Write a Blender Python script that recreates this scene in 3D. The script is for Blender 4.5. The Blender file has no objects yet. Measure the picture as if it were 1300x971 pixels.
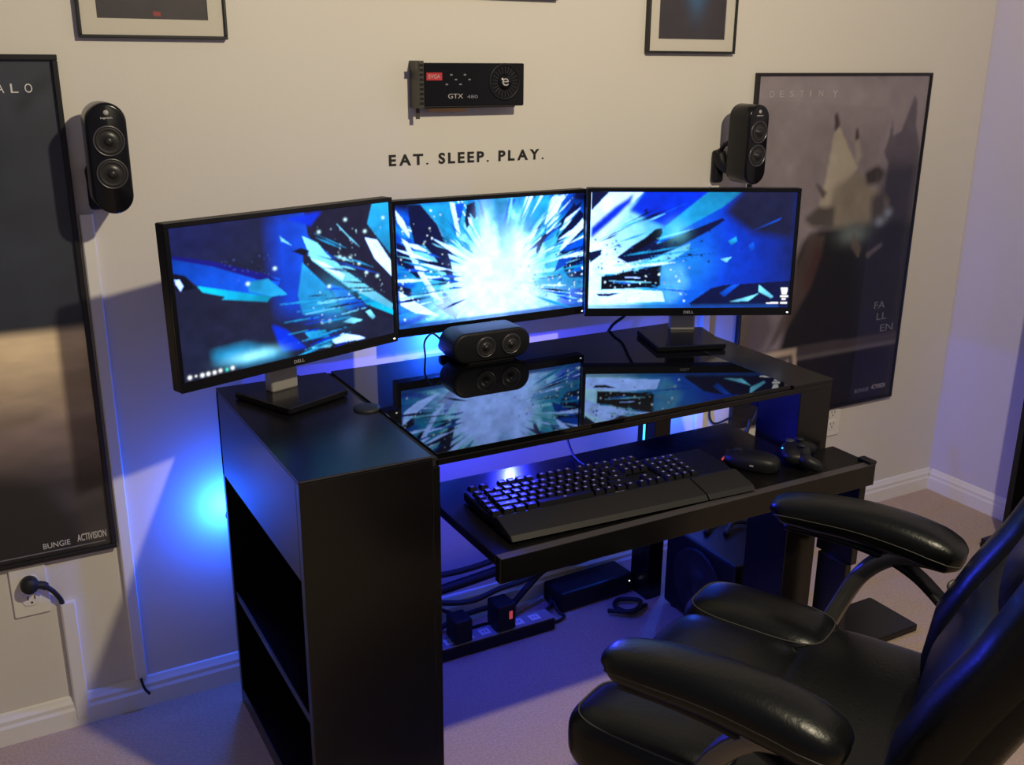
import bpy, bmesh, math, random
import numpy as np
from mathutils import Vector, Matrix

# ------------------------------------------------------------------ scene, camera, light
scene = bpy.context.scene
COL = scene.collection
random.seed(7)
RNG = np.random.RandomState(11)

cam_data = bpy.data.cameras.new('camera')
cam_data.sensor_fit = 'HORIZONTAL'
cam_data.sensor_width = 36.0
cam_data.lens = 1286.93 / 1300.0 * 36.0
cam_data.clip_start = 0.02
cam = bpy.data.objects.new('camera', cam_data)
COL.objects.link(cam)
YAW, PITCH, ROLL = 0.51118, 0.31257, 0.00886
fwd = Vector((math.sin(YAW) * math.cos(PITCH), math.cos(YAW) * math.cos(PITCH), -math.sin(PITCH)))
rgt = Vector((math.cos(YAW), -math.sin(YAW), 0))
upv = rgt.cross(fwd)
r2 = rgt * math.cos(ROLL) + upv * math.sin(ROLL)
u2 = -rgt * math.sin(ROLL) + upv * math.cos(ROLL)
m = Matrix((r2, u2, -fwd)).transposed().to_4x4()
m.translation = Vector((-0.23112, -2.11357, 1.40659))
cam.matrix_world = m
scene.camera = cam

world = bpy.data.worlds.new('room_ambience')
scene.world = world
world.use_nodes = True
bg = world.node_tree.nodes['Background']
bg.inputs['Color'].default_value = (0.71, 0.67, 0.86, 1)
bg.inputs['Strength'].default_value = 0.185

vs = scene.view_settings
vs.view_transform = 'Standard'
vs.look = 'None'
vs.gamma = 1.0
vs.exposure = 0.0
vs.use_curve_mapping = False


def point_light(name, loc, watts, color, radius, parent=None):
    d = bpy.data.lights.new(name, 'POINT')
    d.energy = watts
    d.color = color
    d.shadow_soft_size = radius
    o = bpy.data.objects.new(name, d)
    COL.objects.link(o)
    o.location = loc
    if parent:
        o.parent = parent
    return o


# the room's ceiling lamp, behind and beside the camera
point_light('ceiling_lamp_light', (0.86, -1.85, 2.17), 112.0, (1.0, 0.875, 0.61), 0.035)


# ------------------------------------------------------------------ materials
def mat(name, color, rough=0.5, metal=0.0, spec=0.5, ior=1.45, coat=0.0, bump=None, var=None, emit=None, emit_strength=0.0):
    mt = bpy.data.materials.new(name)
    mt.use_nodes = True
    nt = mt.node_tree
    b = nt.nodes['Principled BSDF']
    b.inputs['Base Color'].default_value = (*color, 1)
    b.inputs['Roughness'].default_value = rough
    b.inputs['Metallic'].default_value = metal
    b.inputs['IOR'].default_value = ior
    b.inputs['Specular IOR Level'].default_value = spec
    b.inputs['Coat Weight'].default_value = coat
    b.inputs['Coat Roughness'].default_value = 0.05
    if emit:
        b.inputs['Emission Color'].default_value = (*emit, 1)
        b.inputs['Emission Strength'].default_value = emit_strength
    tc = nt.nodes.new('ShaderNodeTexCoord')
    if var:                                   # (scale, amount, stretch)
        sc, amt, st = var
        mp = nt.nodes.new('ShaderNodeMapping')
        mp.inputs['Scale'].default_value = st
        nz = nt.nodes.new('ShaderNodeTexNoise')
        nz.inputs['Scale'].default_value = sc
        nz.inputs['Detail'].default_value = 5
        mx = nt.nodes.new('ShaderNodeMix')
        mx.data_type = 'RGBA'
        mx.inputs['A'].default_value = (*[max(0, c * (1 - amt)) for c in color], 1)
        mx.inputs['B'].default_value = (*[c * (1 + amt) for c in color], 1)
        nt.links.new(tc.outputs['Object'], mp.inputs['Vector'])
        nt.links.new(mp.outputs['Vector'], nz.inputs['Vector'])
        nt.links.new(nz.outputs['Fac'], mx.inputs['Factor'])
        nt.links.new(mx.outputs['Result'], b.inputs['Base Color'])
    if bump:                                  # (scale, strength, distance)
        sc, stg, dist = bump
        nz = nt.nodes.new('ShaderNodeTexNoise')
        nz.inputs['Scale'].default_value = sc
        nz.inputs['Detail'].default_value = 3
        bp = nt.nodes.new('ShaderNodeBump')
        bp.inputs['Strength'].default_value = stg
        bp.inputs['Distance'].default_value = dist
        nt.links.new(tc.outputs['Object'], nz.inputs['Vector'])
        nt.links.new(nz.outputs['Fac'], bp.inputs['Height'])
        nt.links.new(bp.outputs['Normal'], b.inputs['Normal'])
    return mt


def mat_attr(name, emission=False, rough=0.4, coat=0.0):
    """colour taken from the mesh's own colour attribute (a print or a lit screen)"""
    mt = bpy.data.materials.new(name)
    mt.use_nodes = True
    nt = mt.node_tree
    b = nt.nodes['Principled BSDF']
    a = nt.nodes.new('ShaderNodeAttribute')
    a.attribute_name = 'Col'
    b.inputs['Roughness'].default_value = rough
    b.inputs['Coat Weight'].default_value = coat
    if emission:
        b.inputs['Base Color'].default_value = (0.004, 0.004, 0.005, 1)
        b.inputs['Specular IOR Level'].default_value = 0.25
        b.inputs['Emission Strength'].default_value = 1.0
        nt.links.new(a.outputs['Color'], b.inputs['Emission Color'])
    else:
        nt.links.new(a.outputs['Color'], b.inputs['Base Color'])
    return mt


def mat_pane(name):
    mt = bpy.data.materials.new(name)
    mt.use_nodes = True
    nt = mt.node_tree
    nt.nodes.remove(nt.nodes['Principled BSDF'])
    out = nt.nodes['Material Output']
    tr = nt.nodes.new('ShaderNodeBsdfTransparent')
    gl = nt.nodes.new('ShaderNodeBsdfGlossy')
    gl.inputs['Roughness'].default_value = 0.03
    fr = nt.nodes.new('ShaderNodeFresnel')
    fr.inputs['IOR'].default_value = 1.45
    mx = nt.nodes.new('ShaderNodeMixShader')
    ge = nt.nodes.new('ShaderNodeNewGeometry')
    iv = nt.nodes.new('ShaderNodeMath')
    iv.operation = 'SUBTRACT'
    iv.inputs[0].default_value = 1.0
    nt.links.new(ge.outputs['Backfacing'], iv.inputs[1])
    ml = nt.nodes.new('ShaderNodeMath')
    ml.operation = 'MULTIPLY'
    nt.links.new(fr.outputs[0], ml.inputs[0])
    nt.links.new(iv.outputs[0], ml.inputs[1])
    nt.links.new(ml.outputs[0], mx.inputs[0])
    nt.links.new(tr.outputs[0], mx.inputs[1])
    nt.links.new(gl.outputs[0], mx.inputs[2])
    nt.links.new(mx.outputs[0], out.inputs['Surface'])
    return mt


M = {}
M['wall'] = mat('wall_paint', (0.70, 0.66, 0.60), 0.85, spec=0.2, bump=(260, 0.12, 0.002), var=(3.0, 0.02, (1, 1, 1)))
M['wall_side'] = mat('wall_paint_cool_light', (0.62, 0.585, 0.70), 0.85, spec=0.2, bump=(260, 0.12, 0.002))  # bluish light falling on the side wall, mixed into its paint colour
M['trim'] = mat('trim_white', (0.80, 0.77, 0.72), 0.45)
M['raceway'] = mat('raceway_white', (0.78, 0.75, 0.70), 0.5)
M['plate'] = mat('outlet_white', (0.80, 0.76, 0.68), 0.4)
M['laminate'] = mat('black_brown_laminate', (0.0045, 0.0040, 0.0046), 0.27, spec=0.45, bump=(90, 0.05, 0.001), var=(14, 0.35, (1, 12, 12)))
M['laminate_edge'] = mat('laminate_pale_edge', (0.05, 0.045, 0.05), 0.4)  # thin edge strips, paler than the laminate
M['black_glass'] = mat('black_glass', (0.003, 0.003, 0.004), 0.022, ior=1.5, spec=0.36)
M['gloss_black'] = mat('gloss_black_plastic', (0.006, 0.006, 0.008), 0.2, spec=0.35)
M['matte_black'] = mat('matte_black_plastic', (0.008, 0.008, 0.010), 0.45, spec=0.3)
M['dark_grey'] = mat('dark_grey_plastic', (0.03, 0.03, 0.032), 0.5)
M['rubber'] = mat('black_rubber', (0.01, 0.01, 0.012), 0.6)
M['cone'] = mat('speaker_cone', (0.022, 0.021, 0.021), 0.34, bump=(120, 0.1, 0.001))
M['ring'] = mat('speaker_ring', (0.10, 0.095, 0.10), 0.3, metal=0.6)
M['silver'] = mat('brushed_silver', (0.42, 0.40, 0.37), 0.38, metal=0.35)
M['steel'] = mat('grey_steel', (0.16, 0.15, 0.145), 0.35, metal=0.7)
M['bright_steel'] = mat('bright_steel', (0.62, 0.60, 0.57), 0.28, metal=0.9)
M['leather'] = mat('black_leather', (0.0030, 0.0034, 0.0034), 0.33, spec=0.34, bump=(150, 0.22, 0.002), var=(9, 0.3, (1, 1, 1)))
M['seam'] = mat('grey_stitching', (0.040, 0.038, 0.036), 0.55)
M['bracket'] = mat('dark_slotted_steel', (0.07, 0.063, 0.05), 0.45, metal=0.5)
M['frame_black'] = mat('frame_black', (0.012, 0.011, 0.012), 0.35)
M['matboard'] = mat('matboard_cream', (0.62, 0.58, 0.50), 0.8)
M['ink'] = mat('black_vinyl', (0.012, 0.011, 0.012), 0.5)
M['white_ink'] = mat('white_ink', (0.72, 0.70, 0.70), 0.6)
M['faint_ink'] = mat('faint_grey_ink', (0.44, 0.41, 0.42), 0.6)
M['grey_ink'] = mat('grey_ink', (0.20, 0.20, 0.23), 0.6)
M['red'] = mat('red_sticker', (0.50, 0.02, 0.03), 0.5)
M['pcb'] = mat('brown_circuit_board', (0.10, 0.075, 0.05), 0.5)
M['gold'] = mat('gold_contacts', (0.45, 0.28, 0.14), 0.35, metal=0.8)
M['print'] = mat_attr('poster_print', False, 0.55)
M['screen'] = mat_attr('lit_screen', True, 0.25)
M['pane'] = mat_pane('picture_glass')
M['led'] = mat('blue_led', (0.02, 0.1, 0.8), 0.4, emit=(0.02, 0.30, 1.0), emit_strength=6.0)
M['white_led'] = mat('white_led', (0.8, 0.8, 0.8), 0.4, emit=(0.9, 0.95, 1.0), emit_strength=2.5)
M['red_led'] = mat('red_led', (0.8, 0.1, 0.1), 0.4, emit=(1.0, 0.12, 0.10), emit_strength=0.35)
M['key_legend'] = mat('key_legend_glow', (0.3, 0.25, 0.3), 0.4, emit=(0.75, 0.62, 0.80), emit_strength=0.07)
M['key'] = mat('black_keycap', (0.008, 0.008, 0.010), 0.35, spec=0.35)
M['wrist'] = mat('grey_wrist_rest', (0.013, 0.0125, 0.013), 0.55, spec=0.3, bump=(300, 0.1, 0.001))
M['strip_grey'] = mat('grey_power_strip', (0.30, 0.28, 0.28), 0.45)


def carpet_material():
    mt = mat('beige_carpet', (0.63, 0.475, 0.35), 0.95, spec=0.1, bump=(420, 0.8, 0.008), var=(170, 0.33, (1, 1, 1)))
    return mt


M['carpet'] = carpet_material()


# ------------------------------------------------------------------ mesh helpers
def bm_new():
    return bmesh.new()


def box(bm, x0, x1, y0, y1, z0, z1, bev=0.0, seg=2, mi=0):
    t = bmesh.new()
    bmesh.ops.create_cube(t, size=1.0)
    for v in t.verts:
        v.co = Vector(((x0 + x1) / 2 + v.co.x * (x1 - x0), (y0 + y1) / 2 + v.co.y * (y1 - y0), (z0 + z1) / 2 + v.co.z * (z1 - z0)))
    if bev > 0:
        bmesh.ops.bevel(t, geom=t.edges[:], offset=bev, segments=seg, profile=0.5, affect='EDGES')
    for f in t.faces:
        f.material_index = mi
    merge(bm, t)
    return bm


def merge(bm, t, mtx=None):
    me = bpy.data.meshes.new('tmp')
    if mtx is not None:
        t.transform(mtx)
    t.to_mesh(me)
    t.free()
    bm.from_mesh(me)
    bpy.data.meshes.remove(me)


def prism(bm, outline, a0, a1, plane='XZ', bev=0.0, seg=2):
    """2-D outline (counter-clockwise) pushed between a0 and a1 along the third axis"""
    def P(p, a):
        if plane == 'XZ':
            return (p[0], a, p[1])
        if plane == 'XY':
            return (p[0], p[1], a)
        return (a, p[0], p[1])
    t = bmesh.new()
    lo = [t.verts.new(P(p, a0)) for p in outline]
    hi = [t.verts.new(P(p, a1)) for p in outline]
    n = len(outline)
    fa = t.faces.new(lo)
    fb = t.faces.new(list(reversed(hi)))
    for i in range(n):
        t.faces.new((lo[i], hi[i], hi[(i + 1) % n], lo[(i + 1) % n]))
    bmesh.ops.recalc_face_normals(t, faces=t.faces[:])
    if bev > 0:
        es = list(set(fa.edges[:] + fb.edges[:]))
        bmesh.ops.bevel(t, geom=es, offset=bev, segments=seg, profile=0.5, affect='EDGES')
    merge(bm, t)
    return bm


def rrect(x0, x1, z0, z1, r, n=8):
    pts = []
    r = min(r, (x1 - x0) / 2 - 1e-5, (z1 - z0) / 2 - 1e-5)
    for cx, cz, a in ((x1 - r, z0 + r, -90), (x1 - r, z1 - r, 0), (x0 + r, z1 - r, 90), (x0 + r, z0 + r, 180)):
        for k in range(n + 1):
            t = math.radians(a + 90.0 * k / n)
            pts.append((cx + r * math.cos(t), cz + r * math.sin(t)))
    return pts


def spline(pts, k=6):
    pts = [Vector(p) for p in pts]
    if len(pts) < 3:
        return pts
    ext = [pts[0] * 2 - pts[1]] + pts + [pts[-1] * 2 - pts[-2]]
    out = []
    for i in range(1, len(ext) - 2):
        p0, p1, p2, p3 = ext[i - 1:i + 3]
        for j in range(k):
            t = j / k
            out.append(0.5 * ((2 * p1) + (p2 - p0) * t + (2 * p0 - 5 * p1 + 4 * p2 - p3) * t * t + (-p0 + 3 * p1 - 3 * p2 + p3) * t ** 3))
    out.append(pts[-1])
    return out


def tube(bm, pts, r, n=8, k=6, flat=None, smooth_path=True):
    """round (or flat: (half-width, half-height) with a fixed side vector) bar along a path"""
    ps = spline(pts, k) if smooth_path else [Vector(p) for p in pts]
    rings = []
    prev = None
    for i, p in enumerate(ps):
        d = (ps[min(i + 1, len(ps) - 1)] - ps[max(i - 1, 0)])
        if d.length < 1e-9:
            d = Vector((0, 0, 1))
        d.normalize()
        if flat:
            s = Vector(flat[2]).normalized()
            s = (s - d * s.dot(d)).normalized()
        else:
            ref = prev if prev is not None else (Vector((0, 0, 1)) if abs(d.z) < 0.9 else Vector((1, 0, 0)))
            s = (ref - d * ref.dot(d))
            if s.length < 1e-6:
                s = Vector((1, 0, 0)) - d * d.x
            s.normalize()
            prev = s
        u = d.cross(s)
        ring = []
        for j in range(n):
            a = 2 * math.pi * (j + 0.5) / n
            if flat:
                ca, sa = math.cos(a), math.sin(a)
                q = p + s * flat[0] * math.copysign(abs(ca) ** 0.5, ca) + u * flat[1] * math.copysign(abs(sa) ** 0.5, sa)
            else:
                q = p + (s * math.cos(a) + u * math.sin(a)) * r
            ring.append(bm.verts.new(q))
        rings.append(ring)
    for a, b in zip(rings[:-1], rings[1:]):
        for j in range(n):
            bm.faces.new((a[j], a[(j + 1) % n], b[(j + 1) % n], b[j]))
    bm.faces.new(list(reversed(rings[0])))
    bm.faces.new(rings[-1])
    bmesh.ops.recalc_face_normals(bm, faces=bm.faces[:])
    return bm


def lathe(bm, prof, org, axis, n=28):
    """profile [(radius, height)] turned about an axis through org"""
    ax = Vector(axis).normalized()
    ref = Vector((0, 0, 1)) if abs(ax.z) < 0.9 else Vector((1, 0, 0))
    s = (ref - ax * ref.dot(ax)).normalized()
    u = ax.cross(s)
    org = Vector(org)
    t = bmesh.new()
    rings = []
    for r, h in prof:
        if r < 1e-6:
            rings.append([t.verts.new(org + ax * h)])
        else:
            rings.append([t.verts.new(org + ax * h + (s * math.cos(2 * math.pi * j / n) + u * math.sin(2 * math.pi * j / n)) * r) for j in range(n)])
    for a, b in zip(rings[:-1], rings[1:]):
        for j in range(n):
            j2 = (j + 1) % n
            if len(a) == 1 and len(b) == 1:
                continue
            if len(a) == 1:
                t.faces.new((a[0], b[j], b[j2]))
            elif len(b) == 1:
                t.faces.new((a[j], a[j2], b[0]))
            else:
                t.faces.new((a[j], a[j2], b[j2], b[j]))
    bmesh.ops.recalc_face_normals(t, faces=t.faces[:])
    merge(bm, t)
    return bm


def cushion(bm, c, h, e1=0.45, e2=0.35, nu=44, nv=20, warp=None):
    """pillow-like rounded block (superellipsoid)"""
    t = bmesh.new()
    sg = lambda a, e: math.copysign(abs(a) ** e, a)
    rows = []
    for i in range(nv + 1):
        v = -math.pi / 2 + math.pi * i / nv
        if i in (0, nv):
            rows.append([t.verts.new((c[0], c[1], c[2] + h[2] * sg(math.sin(v), e1)))])
            continue
        row = []
        for j in range(nu):
            u = 2 * math.pi * j / nu
            row.append(t.verts.new((c[0] + h[0] * sg(math.cos(v), e1) * sg(math.cos(u), e2),
                                    c[1] + h[1] * sg(math.cos(v), e1) * sg(math.sin(u), e2),
                                    c[2] + h[2] * sg(math.sin(v), e1))))
        rows.append(row)
    for a, b in zip(rows[:-1], rows[1:]):
        for j in range(nu):
            j2 = (j + 1) % nu
            if len(a) == 1:
                t.faces.new((a[0], b[j2], b[j]))
            elif len(b) == 1:
                t.faces.new((a[j], a[j2], b[0]))
            else:
                t.faces.new((a[j], a[j2], b[j2], b[j]))
    if warp:
        for v in t.verts:
            v.co = Vector(warp(v.co))
    bmesh.ops.recalc_face_normals(t, faces=t.faces[:])
    merge(bm, t)
    return bm


def loft(bm, secs, n=28):
    """secs: (centre, side, up, half_w, half_h, exponent)"""
    t = bmesh.new()
    sg = lambda a, e: math.copysign(abs(a) ** e, a)
    rings = []
    for c, s, u, hw, hh, e in secs:
        c, s, u = Vector(c), Vector(s), Vector(u)
        rings.append([t.verts.new(c + s * hw * sg(math.cos(2 * math.pi * j / n), e) + u * hh * sg(math.sin(2 * math.pi * j / n), e)) for j in range(n)])
    for a, b in zip(rings[:-1], rings[1:]):
        for j in range(n):
            t.faces.new((a[j], a[(j + 1) % n], b[(j + 1) % n], b[j]))
    t.faces.new(rings[0])
    t.faces.new(list(reversed(rings[-1])))
    bmesh.ops.recalc_face_normals(t, faces=t.faces[:])
    merge(bm, t)
    return bm


def obj(name, bm, material, parent=None, smooth=False, label=None):
    me = bpy.data.meshes.new(name)
    bm.to_mesh(me)
    bm.free()
    ms = material if isinstance(material, (list, tuple)) else [material]
    for x in ms:
        me.materials.append(x)
    if smooth:
        me.polygons.foreach_set('use_smooth', [True] * len(me.polygons))
        if smooth == 'auto':
            try:
                me.set_sharp_from_angle(angle=math.radians(38))
            except Exception:
                pass
    o = bpy.data.objects.new(name, me)
    COL.objects.link(o)
    if parent:
        o.parent = parent
    if label:
        o['label'] = label
    return o


def tag(o, label, cat, group=None):
    o['label'] = label
    o['category'] = cat
    if group:
        o['group'] = group
    return o


def thing(name, label, cat, loc=(0, 0, 0), rotz=0.0, group=None):
    o = bpy.data.objects.new(name, None)
    o.empty_display_size = 0.05
    COL.objects.link(o)
    o.location = loc
    o.rotation_euler = (0, 0, rotz)
    return tag(o, label, cat, group)


def struct(name, bm, material, label=None, smooth=False):
    o = obj(name, bm, material, None, smooth)
    o['kind'] = 'structure'
    if label:
        o['label'] = label
    return o


def child_box(name, parent, material, *b, bev=0.002, label=None):
    return obj(name, box(bm_new(), *b, bev=bev), material, parent, False, label)


_text_cache = {}


def text_mesh(body, extrude=0.0, spacing=1.0, bold=0.0):
    cu = bpy.data.curves.new('lettering', 'FONT')
    cu.body = body
    cu.size = 1.0
    cu.extrude = extrude
    cu.space_character = spacing
    cu.offset = bold
    cu.resolution_u = 4
    o = bpy.data.objects.new('lettering', cu)
    COL.objects.link(o)
    dg = bpy.context.evaluated_depsgraph_get()
    me = bpy.data.meshes.new_from_object(o.evaluated_get(dg))
    bpy.data.objects.remove(o)
    bpy.data.curves.remove(cu)
    return me


def text_obj(name, body, x0, x1, z0, z1, y, material, parent, thick=0.0008, spacing=1.0, bold=0.0):
    """lettering standing in the XZ plane facing -Y, fitted to the box"""
    me = text_mesh(body, 0.02, spacing, bold)
    n = len(me.vertices)
    co = np.empty(n * 3)
    me.vertices.foreach_get('co', co)
    co = co.reshape(-1, 3)
    lo, hi = co.min(0), co.max(0)
    out = np.empty_like(co)
    out[:, 0] = x0 + (co[:, 0] - lo[0]) / max(hi[0] - lo[0], 1e-6) * (x1 - x0)
    out[:, 2] = z0 + (co[:, 1] - lo[1]) / max(hi[1] - lo[1], 1e-6) * (z1 - z0)
    out[:, 1] = y - (co[:, 2] - lo[2]) / max(hi[2] - lo[2], 1e-6) * thick
    me.vertices.foreach_set('co', out.ravel())
    me.materials.clear()
    me.materials.append(material)
    me.update()
    o = bpy.data.objects.new(name, me)
    COL.objects.link(o)
    o.parent = parent
    return o


# ------------------------------------------------------------------ painted prints (colour attribute on a fine sheet)
class Canvas:
    def __init__(self, w, h):
        self.w, self.h = w, h
        u = np.linspace(0, 1, w)
        v = np.linspace(0, 1, h)
        self.u, self.v = np.meshgrid(u, v)
        self.a = np.zeros((h, w, 3))

    def mask(self, poly):
        inside = np.zeros(self.u.shape, bool)
        n = len(poly)
        for i in range(n):
            x1, y1 = poly[i]
            x2, y2 = poly[(i + 1) % n]
            if y1 == y2:
                continue
            c = ((y1 > self.v) != (y2 > self.v)) & (self.u < (x2 - x1) * (self.v - y1) / (y2 - y1) + x1)
            inside ^= c
        return inside.astype(float)

    def fill(self, poly, col, soft=0, alpha=1.0):
        mk = self.mask(poly)
        if soft:
            mk = blur(mk, soft)
        mk = (mk * alpha)[..., None]
        self.a = self.a * (1 - mk) + np.array(col) * mk

    def grad(self, poly, col, lo=0.45, hi=1.35, flip=False, soft=0):
        # a splinter of light: brighter at one end
        p = np.array(poly)
        d = p[:, None, :] - p[None, :, :]
        i, j = np.unravel_index(np.argmax((d ** 2).sum(-1)), d.shape[:2])
        ax = p[j] - p[i]
        t = ((self.u - p[i, 0]) * ax[0] + (self.v - p[i, 1]) * ax[1]) / max((ax ** 2).sum(), 1e-9)
        t = np.clip(t, 0, 1)
        if flip:
            t = 1 - t
        mk = self.mask(poly)
        if soft:
            mk = blur(mk, soft)
        mk = mk[..., None]
        self.a = self.a * (1 - mk) + np.array(col) * (lo + (hi - lo) * t)[..., None] * mk

    def blob(self, cu, cv, ru, rv, col, power=2.0, alpha=1.0, add=False):
        d = ((self.u - cu) / ru) ** 2 + ((self.v - cv) / rv) ** 2
        k = (np.exp(-d * power) * alpha)[..., None]
        if add:
            self.a = self.a + np.array(col) * k
        else:
            self.a = self.a * (1 - k) + np.array(col) * k


def blur(a, r):
    k = np.ones(2 * r + 1) / (2 * r + 1)
    for ax in (0, 1):
        pad = [(0, 0)] * a.ndim
        pad[ax] = (r, r)
        p = np.pad(a, pad, mode='edge')
        c = np.cumsum(p, axis=ax)
        z = np.zeros_like(np.take(c, [0], axis=ax))
        c = np.concatenate([z, c], axis=ax)
        n = a.shape[ax]
        a = (np.take(c, range(2 * r + 1, 2 * r + 1 + n), axis=ax) - np.take(c, range(0, n), axis=ax)) / (2 * r + 1)
    return a


def noise2(w, h, fx, fy, oct=4, seed=0):
    rng = np.random.RandomState(seed)
    out = np.zeros((h, w))
    amp = 1.0
    tot = 0
    for _ in range(oct):
        gx, gy = int(fx) + 2, int(fy) + 2
        g = rng.rand(gy, gx)
        x = np.linspace(0, fx, w)
        y = np.linspace(0, fy, h)
        xi, yi = x.astype(int), y.astype(int)
        tx, ty = x - xi, y - yi
        tx = tx * tx * (3 - 2 * tx)
        ty = (ty * ty * (3 - 2 * ty))[:, None]
        a = g[yi][:, xi] * (1 - tx) + g[yi][:, xi + 1] * tx
        b = g[yi + 1][:, xi] * (1 - tx) + g[yi + 1][:, xi + 1] * tx
        out += amp * (a * (1 - ty) + b * ty)
        tot += amp
        amp *= 0.5
        fx, fy = fx * 2, fy * 2
    return out / tot


def sheet(name, cv, x0, x1, z0, z1, y, material, parent):
    """flat printed sheet in the XZ plane facing -Y carrying the canvas as vertex colours"""
    w, h = cv.w, cv.h
    xs = x0 + cv.u * (x1 - x0)
    zs = z1 - cv.v * (z1 - z0)
    co = np.stack([xs, np.full_like(xs, y), zs], -1).reshape(-1, 3).astype(np.float32)
    i = np.arange(w * h).reshape(h, w)
    q = np.stack([i[:-1, :-1], i[1:, :-1], i[1:, 1:], i[:-1, 1:]], -1).reshape(-1, 4).astype(np.int32)
    me = bpy.data.meshes.new(name)
    me.vertices.add(len(co))
    me.vertices.foreach_set('co', co.ravel())
    me.loops.add(q.size)
    me.loops.foreach_set('vertex_index', q.ravel())
    me.polygons.add(len(q))
    me.polygons.foreach_set('loop_start', np.arange(0, q.size, 4, dtype=np.int32))
    me.update(calc_edges=True)
    at = me.color_attributes.new('Col', 'FLOAT_COLOR', 'POINT')
    rgba = np.ones((w * h, 4), np.float32)
    rgba[:, :3] = cv.a.reshape(-1, 3)
    at.data.foreach_set('color', rgba.ravel())
    me.materials.append(material)
    o = bpy.data.objects.new(name, me)
    COL.objects.link(o)
    if parent:
        o.parent = parent
    return o


def srgb(r, g, b, k=1.0):
    return tuple(k * ((c / 255 / 12.92) if c <= 10 else ((c / 255 + 0.055) / 1.055) ** 2.4) for c in (r, g, b))

# ------------------------------------------------------------------ the room
RX = 2.60
struct('wall_back', box(bm_new(), -1.7, RX + 0.1, 0.0, 0.1, -0.05, 2.6), M['wall'], 'cream painted wall behind the desk')
struct('wall_right', box(bm_new(), RX, RX + 0.1, -3.4, 0.0, -0.05, 2.6), M['wall_side'], 'pale side wall with bluish light tinted into its paint')
struct('floor', box(bm_new(), -1.7, RX, -3.4, 0.0, -0.05, 0.0), M['carpet'], 'beige carpet floor')
BB = [(0, 0), (-0.014, 0), (-0.014, 0.040), (-0.011, 0.047), (-0.011, 0.056), (-0.007, 0.063), (-0.004, 0.070), (0, 0.072)]
struct('baseboard_back', prism(bm_new(), BB, -1.7, RX, 'YZ'), M['trim'], 'white moulded baseboard along the desk wall')
b = bm_new()
prism(b, BB, -3.4, -0.014, 'YZ')
b.transform(Matrix(((0, 1, 0, RX), (1, 0, 0, 0), (0, 0, 1, 0), (0, 0, 0, 1))))
bmesh.ops.recalc_face_normals(b, faces=b.faces[:])
struct('baseboard_right', b, M['trim'], 'white moulded baseboard along the side wall')


# ------------------------------------------------------------------ framed pictures and posters
def framed(name, label, cat, x0, x1, z0, z1, fw, cv, matw=0.0, depth=0.022, group=None):
    t = thing(name, label, cat, ((x0 + x1) / 2, 0, z0), 0, group)
    w, h = (x1 - x0) / 2, z1 - z0
    for a in ((-w, w, 0, fw), (-w, w, h - fw, h), (-w, -w + fw, fw, h - fw), (w - fw, w, fw, h - fw)):
        obj('frame_rail', box(bm_new(), a[0], a[1], -depth, -0.001, a[2], a[3], bev=0.0015), M['frame_black'], t)
    child_box('backing', t, M['matte_black'], -w + fw, w - fw, -0.006, -0.001, fw, h - fw, bev=0)
    k = fw + matw
    if matw:
        b = bm_new()
        for a in ((-w + fw, w - fw, fw, k), (-w + fw, w - fw, h - k, h - fw), (-w + fw, -w + k, k, h - k), (w - k, w - fw, k, h - k)):
            box(b, a[0], a[1], -0.0105, -0.0065, a[2], a[3])
        obj('matboard', b, M['matboard'], t)
    sheet('print', cv, -w + k, w - k, k, h - k, -0.0085, M['print'], t)
    child_box('glass_pane', t, M['pane'], -w + fw, w - fw, -0.0135, -0.0115, fw, h - fw, bev=0)
    return t, w, h


# tall poster beside the outlet: dark sky over an ochre cloud deck
PW, PH = 0.669, 0.995
cv = Canvas(150, 220)
n1 = noise2(150, 220, 5, 26, 4, 3)
n2 = noise2(150, 220, 9, 14, 4, 5)
sky = np.array(srgb(52, 57, 70))
cv.a[:] = sky * 0.85
cv.a *= (0.75 + 0.5 * n2)[..., None]
v = cv.v
lum = np.clip((v - 0.505) / 0.02, 0, 1)
tan = np.array(srgb(240, 215, 178))
brown = np.array(srgb(150, 130, 124))
slate = np.array(srgb(62, 58, 64))
t1 = np.clip((v - 0.55) / 0.17, 0, 1)[..., None]
t2 = np.clip((v - 0.70) / 0.14, 0, 1)[..., None]
ground = (tan * (1 - t1) + brown * t1) * (1 - t2) + slate * t2
ground = ground * (0.55 + 0.9 * n1)[..., None]
cv.a = cv.a * (1 - lum[..., None]) + ground * lum[..., None]
cv.fill([(-0.1, 0.80), (0.50, 0.80), (0.74, 0.815), (0.83, 0.845), (0.92, 0.96), (0.93, 1.1), (-0.1, 1.1)], srgb(18, 18, 24), 4, 0.9)
cv.fill([(0.89, 0.082), (0.93, 0.045), (0.99, 0.02), (1.0, 0.035), (0.95, 0.065), (0.90, 0.105)], srgb(24, 27, 40), 2, 0.9)
cv.fill([(0.60, 0.09), (0.70, 0.08), (0.80, 0.11), (0.84, 0.14), (0.80, 0.27), (0.60, 0.30)], srgb(22, 38, 44), 6, 0.7)
LX, LZ = -0.0112, 1.4002
lp, w, h = framed('framed_poster', 'tall framed poster of a dark sky above ochre clouds, over the wall outlet', 'poster',
                  LX - PW, LX, LZ - PH, LZ, 0.010, cv, depth=0.017)
U = lambda u: -w + u * PW
V = lambda q: h - q * PH
for ch, u in (('H', 0.815), ('A', 0.850), ('L', 0.885), ('O', 0.920)):
    text_obj('lettering', ch, U(u - 0.0095), U(u + 0.0095), V(0.067), V(0.051), -0.0088, M['white_ink'], lp, 0.0004)
text_obj('lettering', 'BUNGIE', U(0.791), U(0.868), V(0.974), V(0.962), -0.0088, M['white_ink'], lp, 0.0004)
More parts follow.
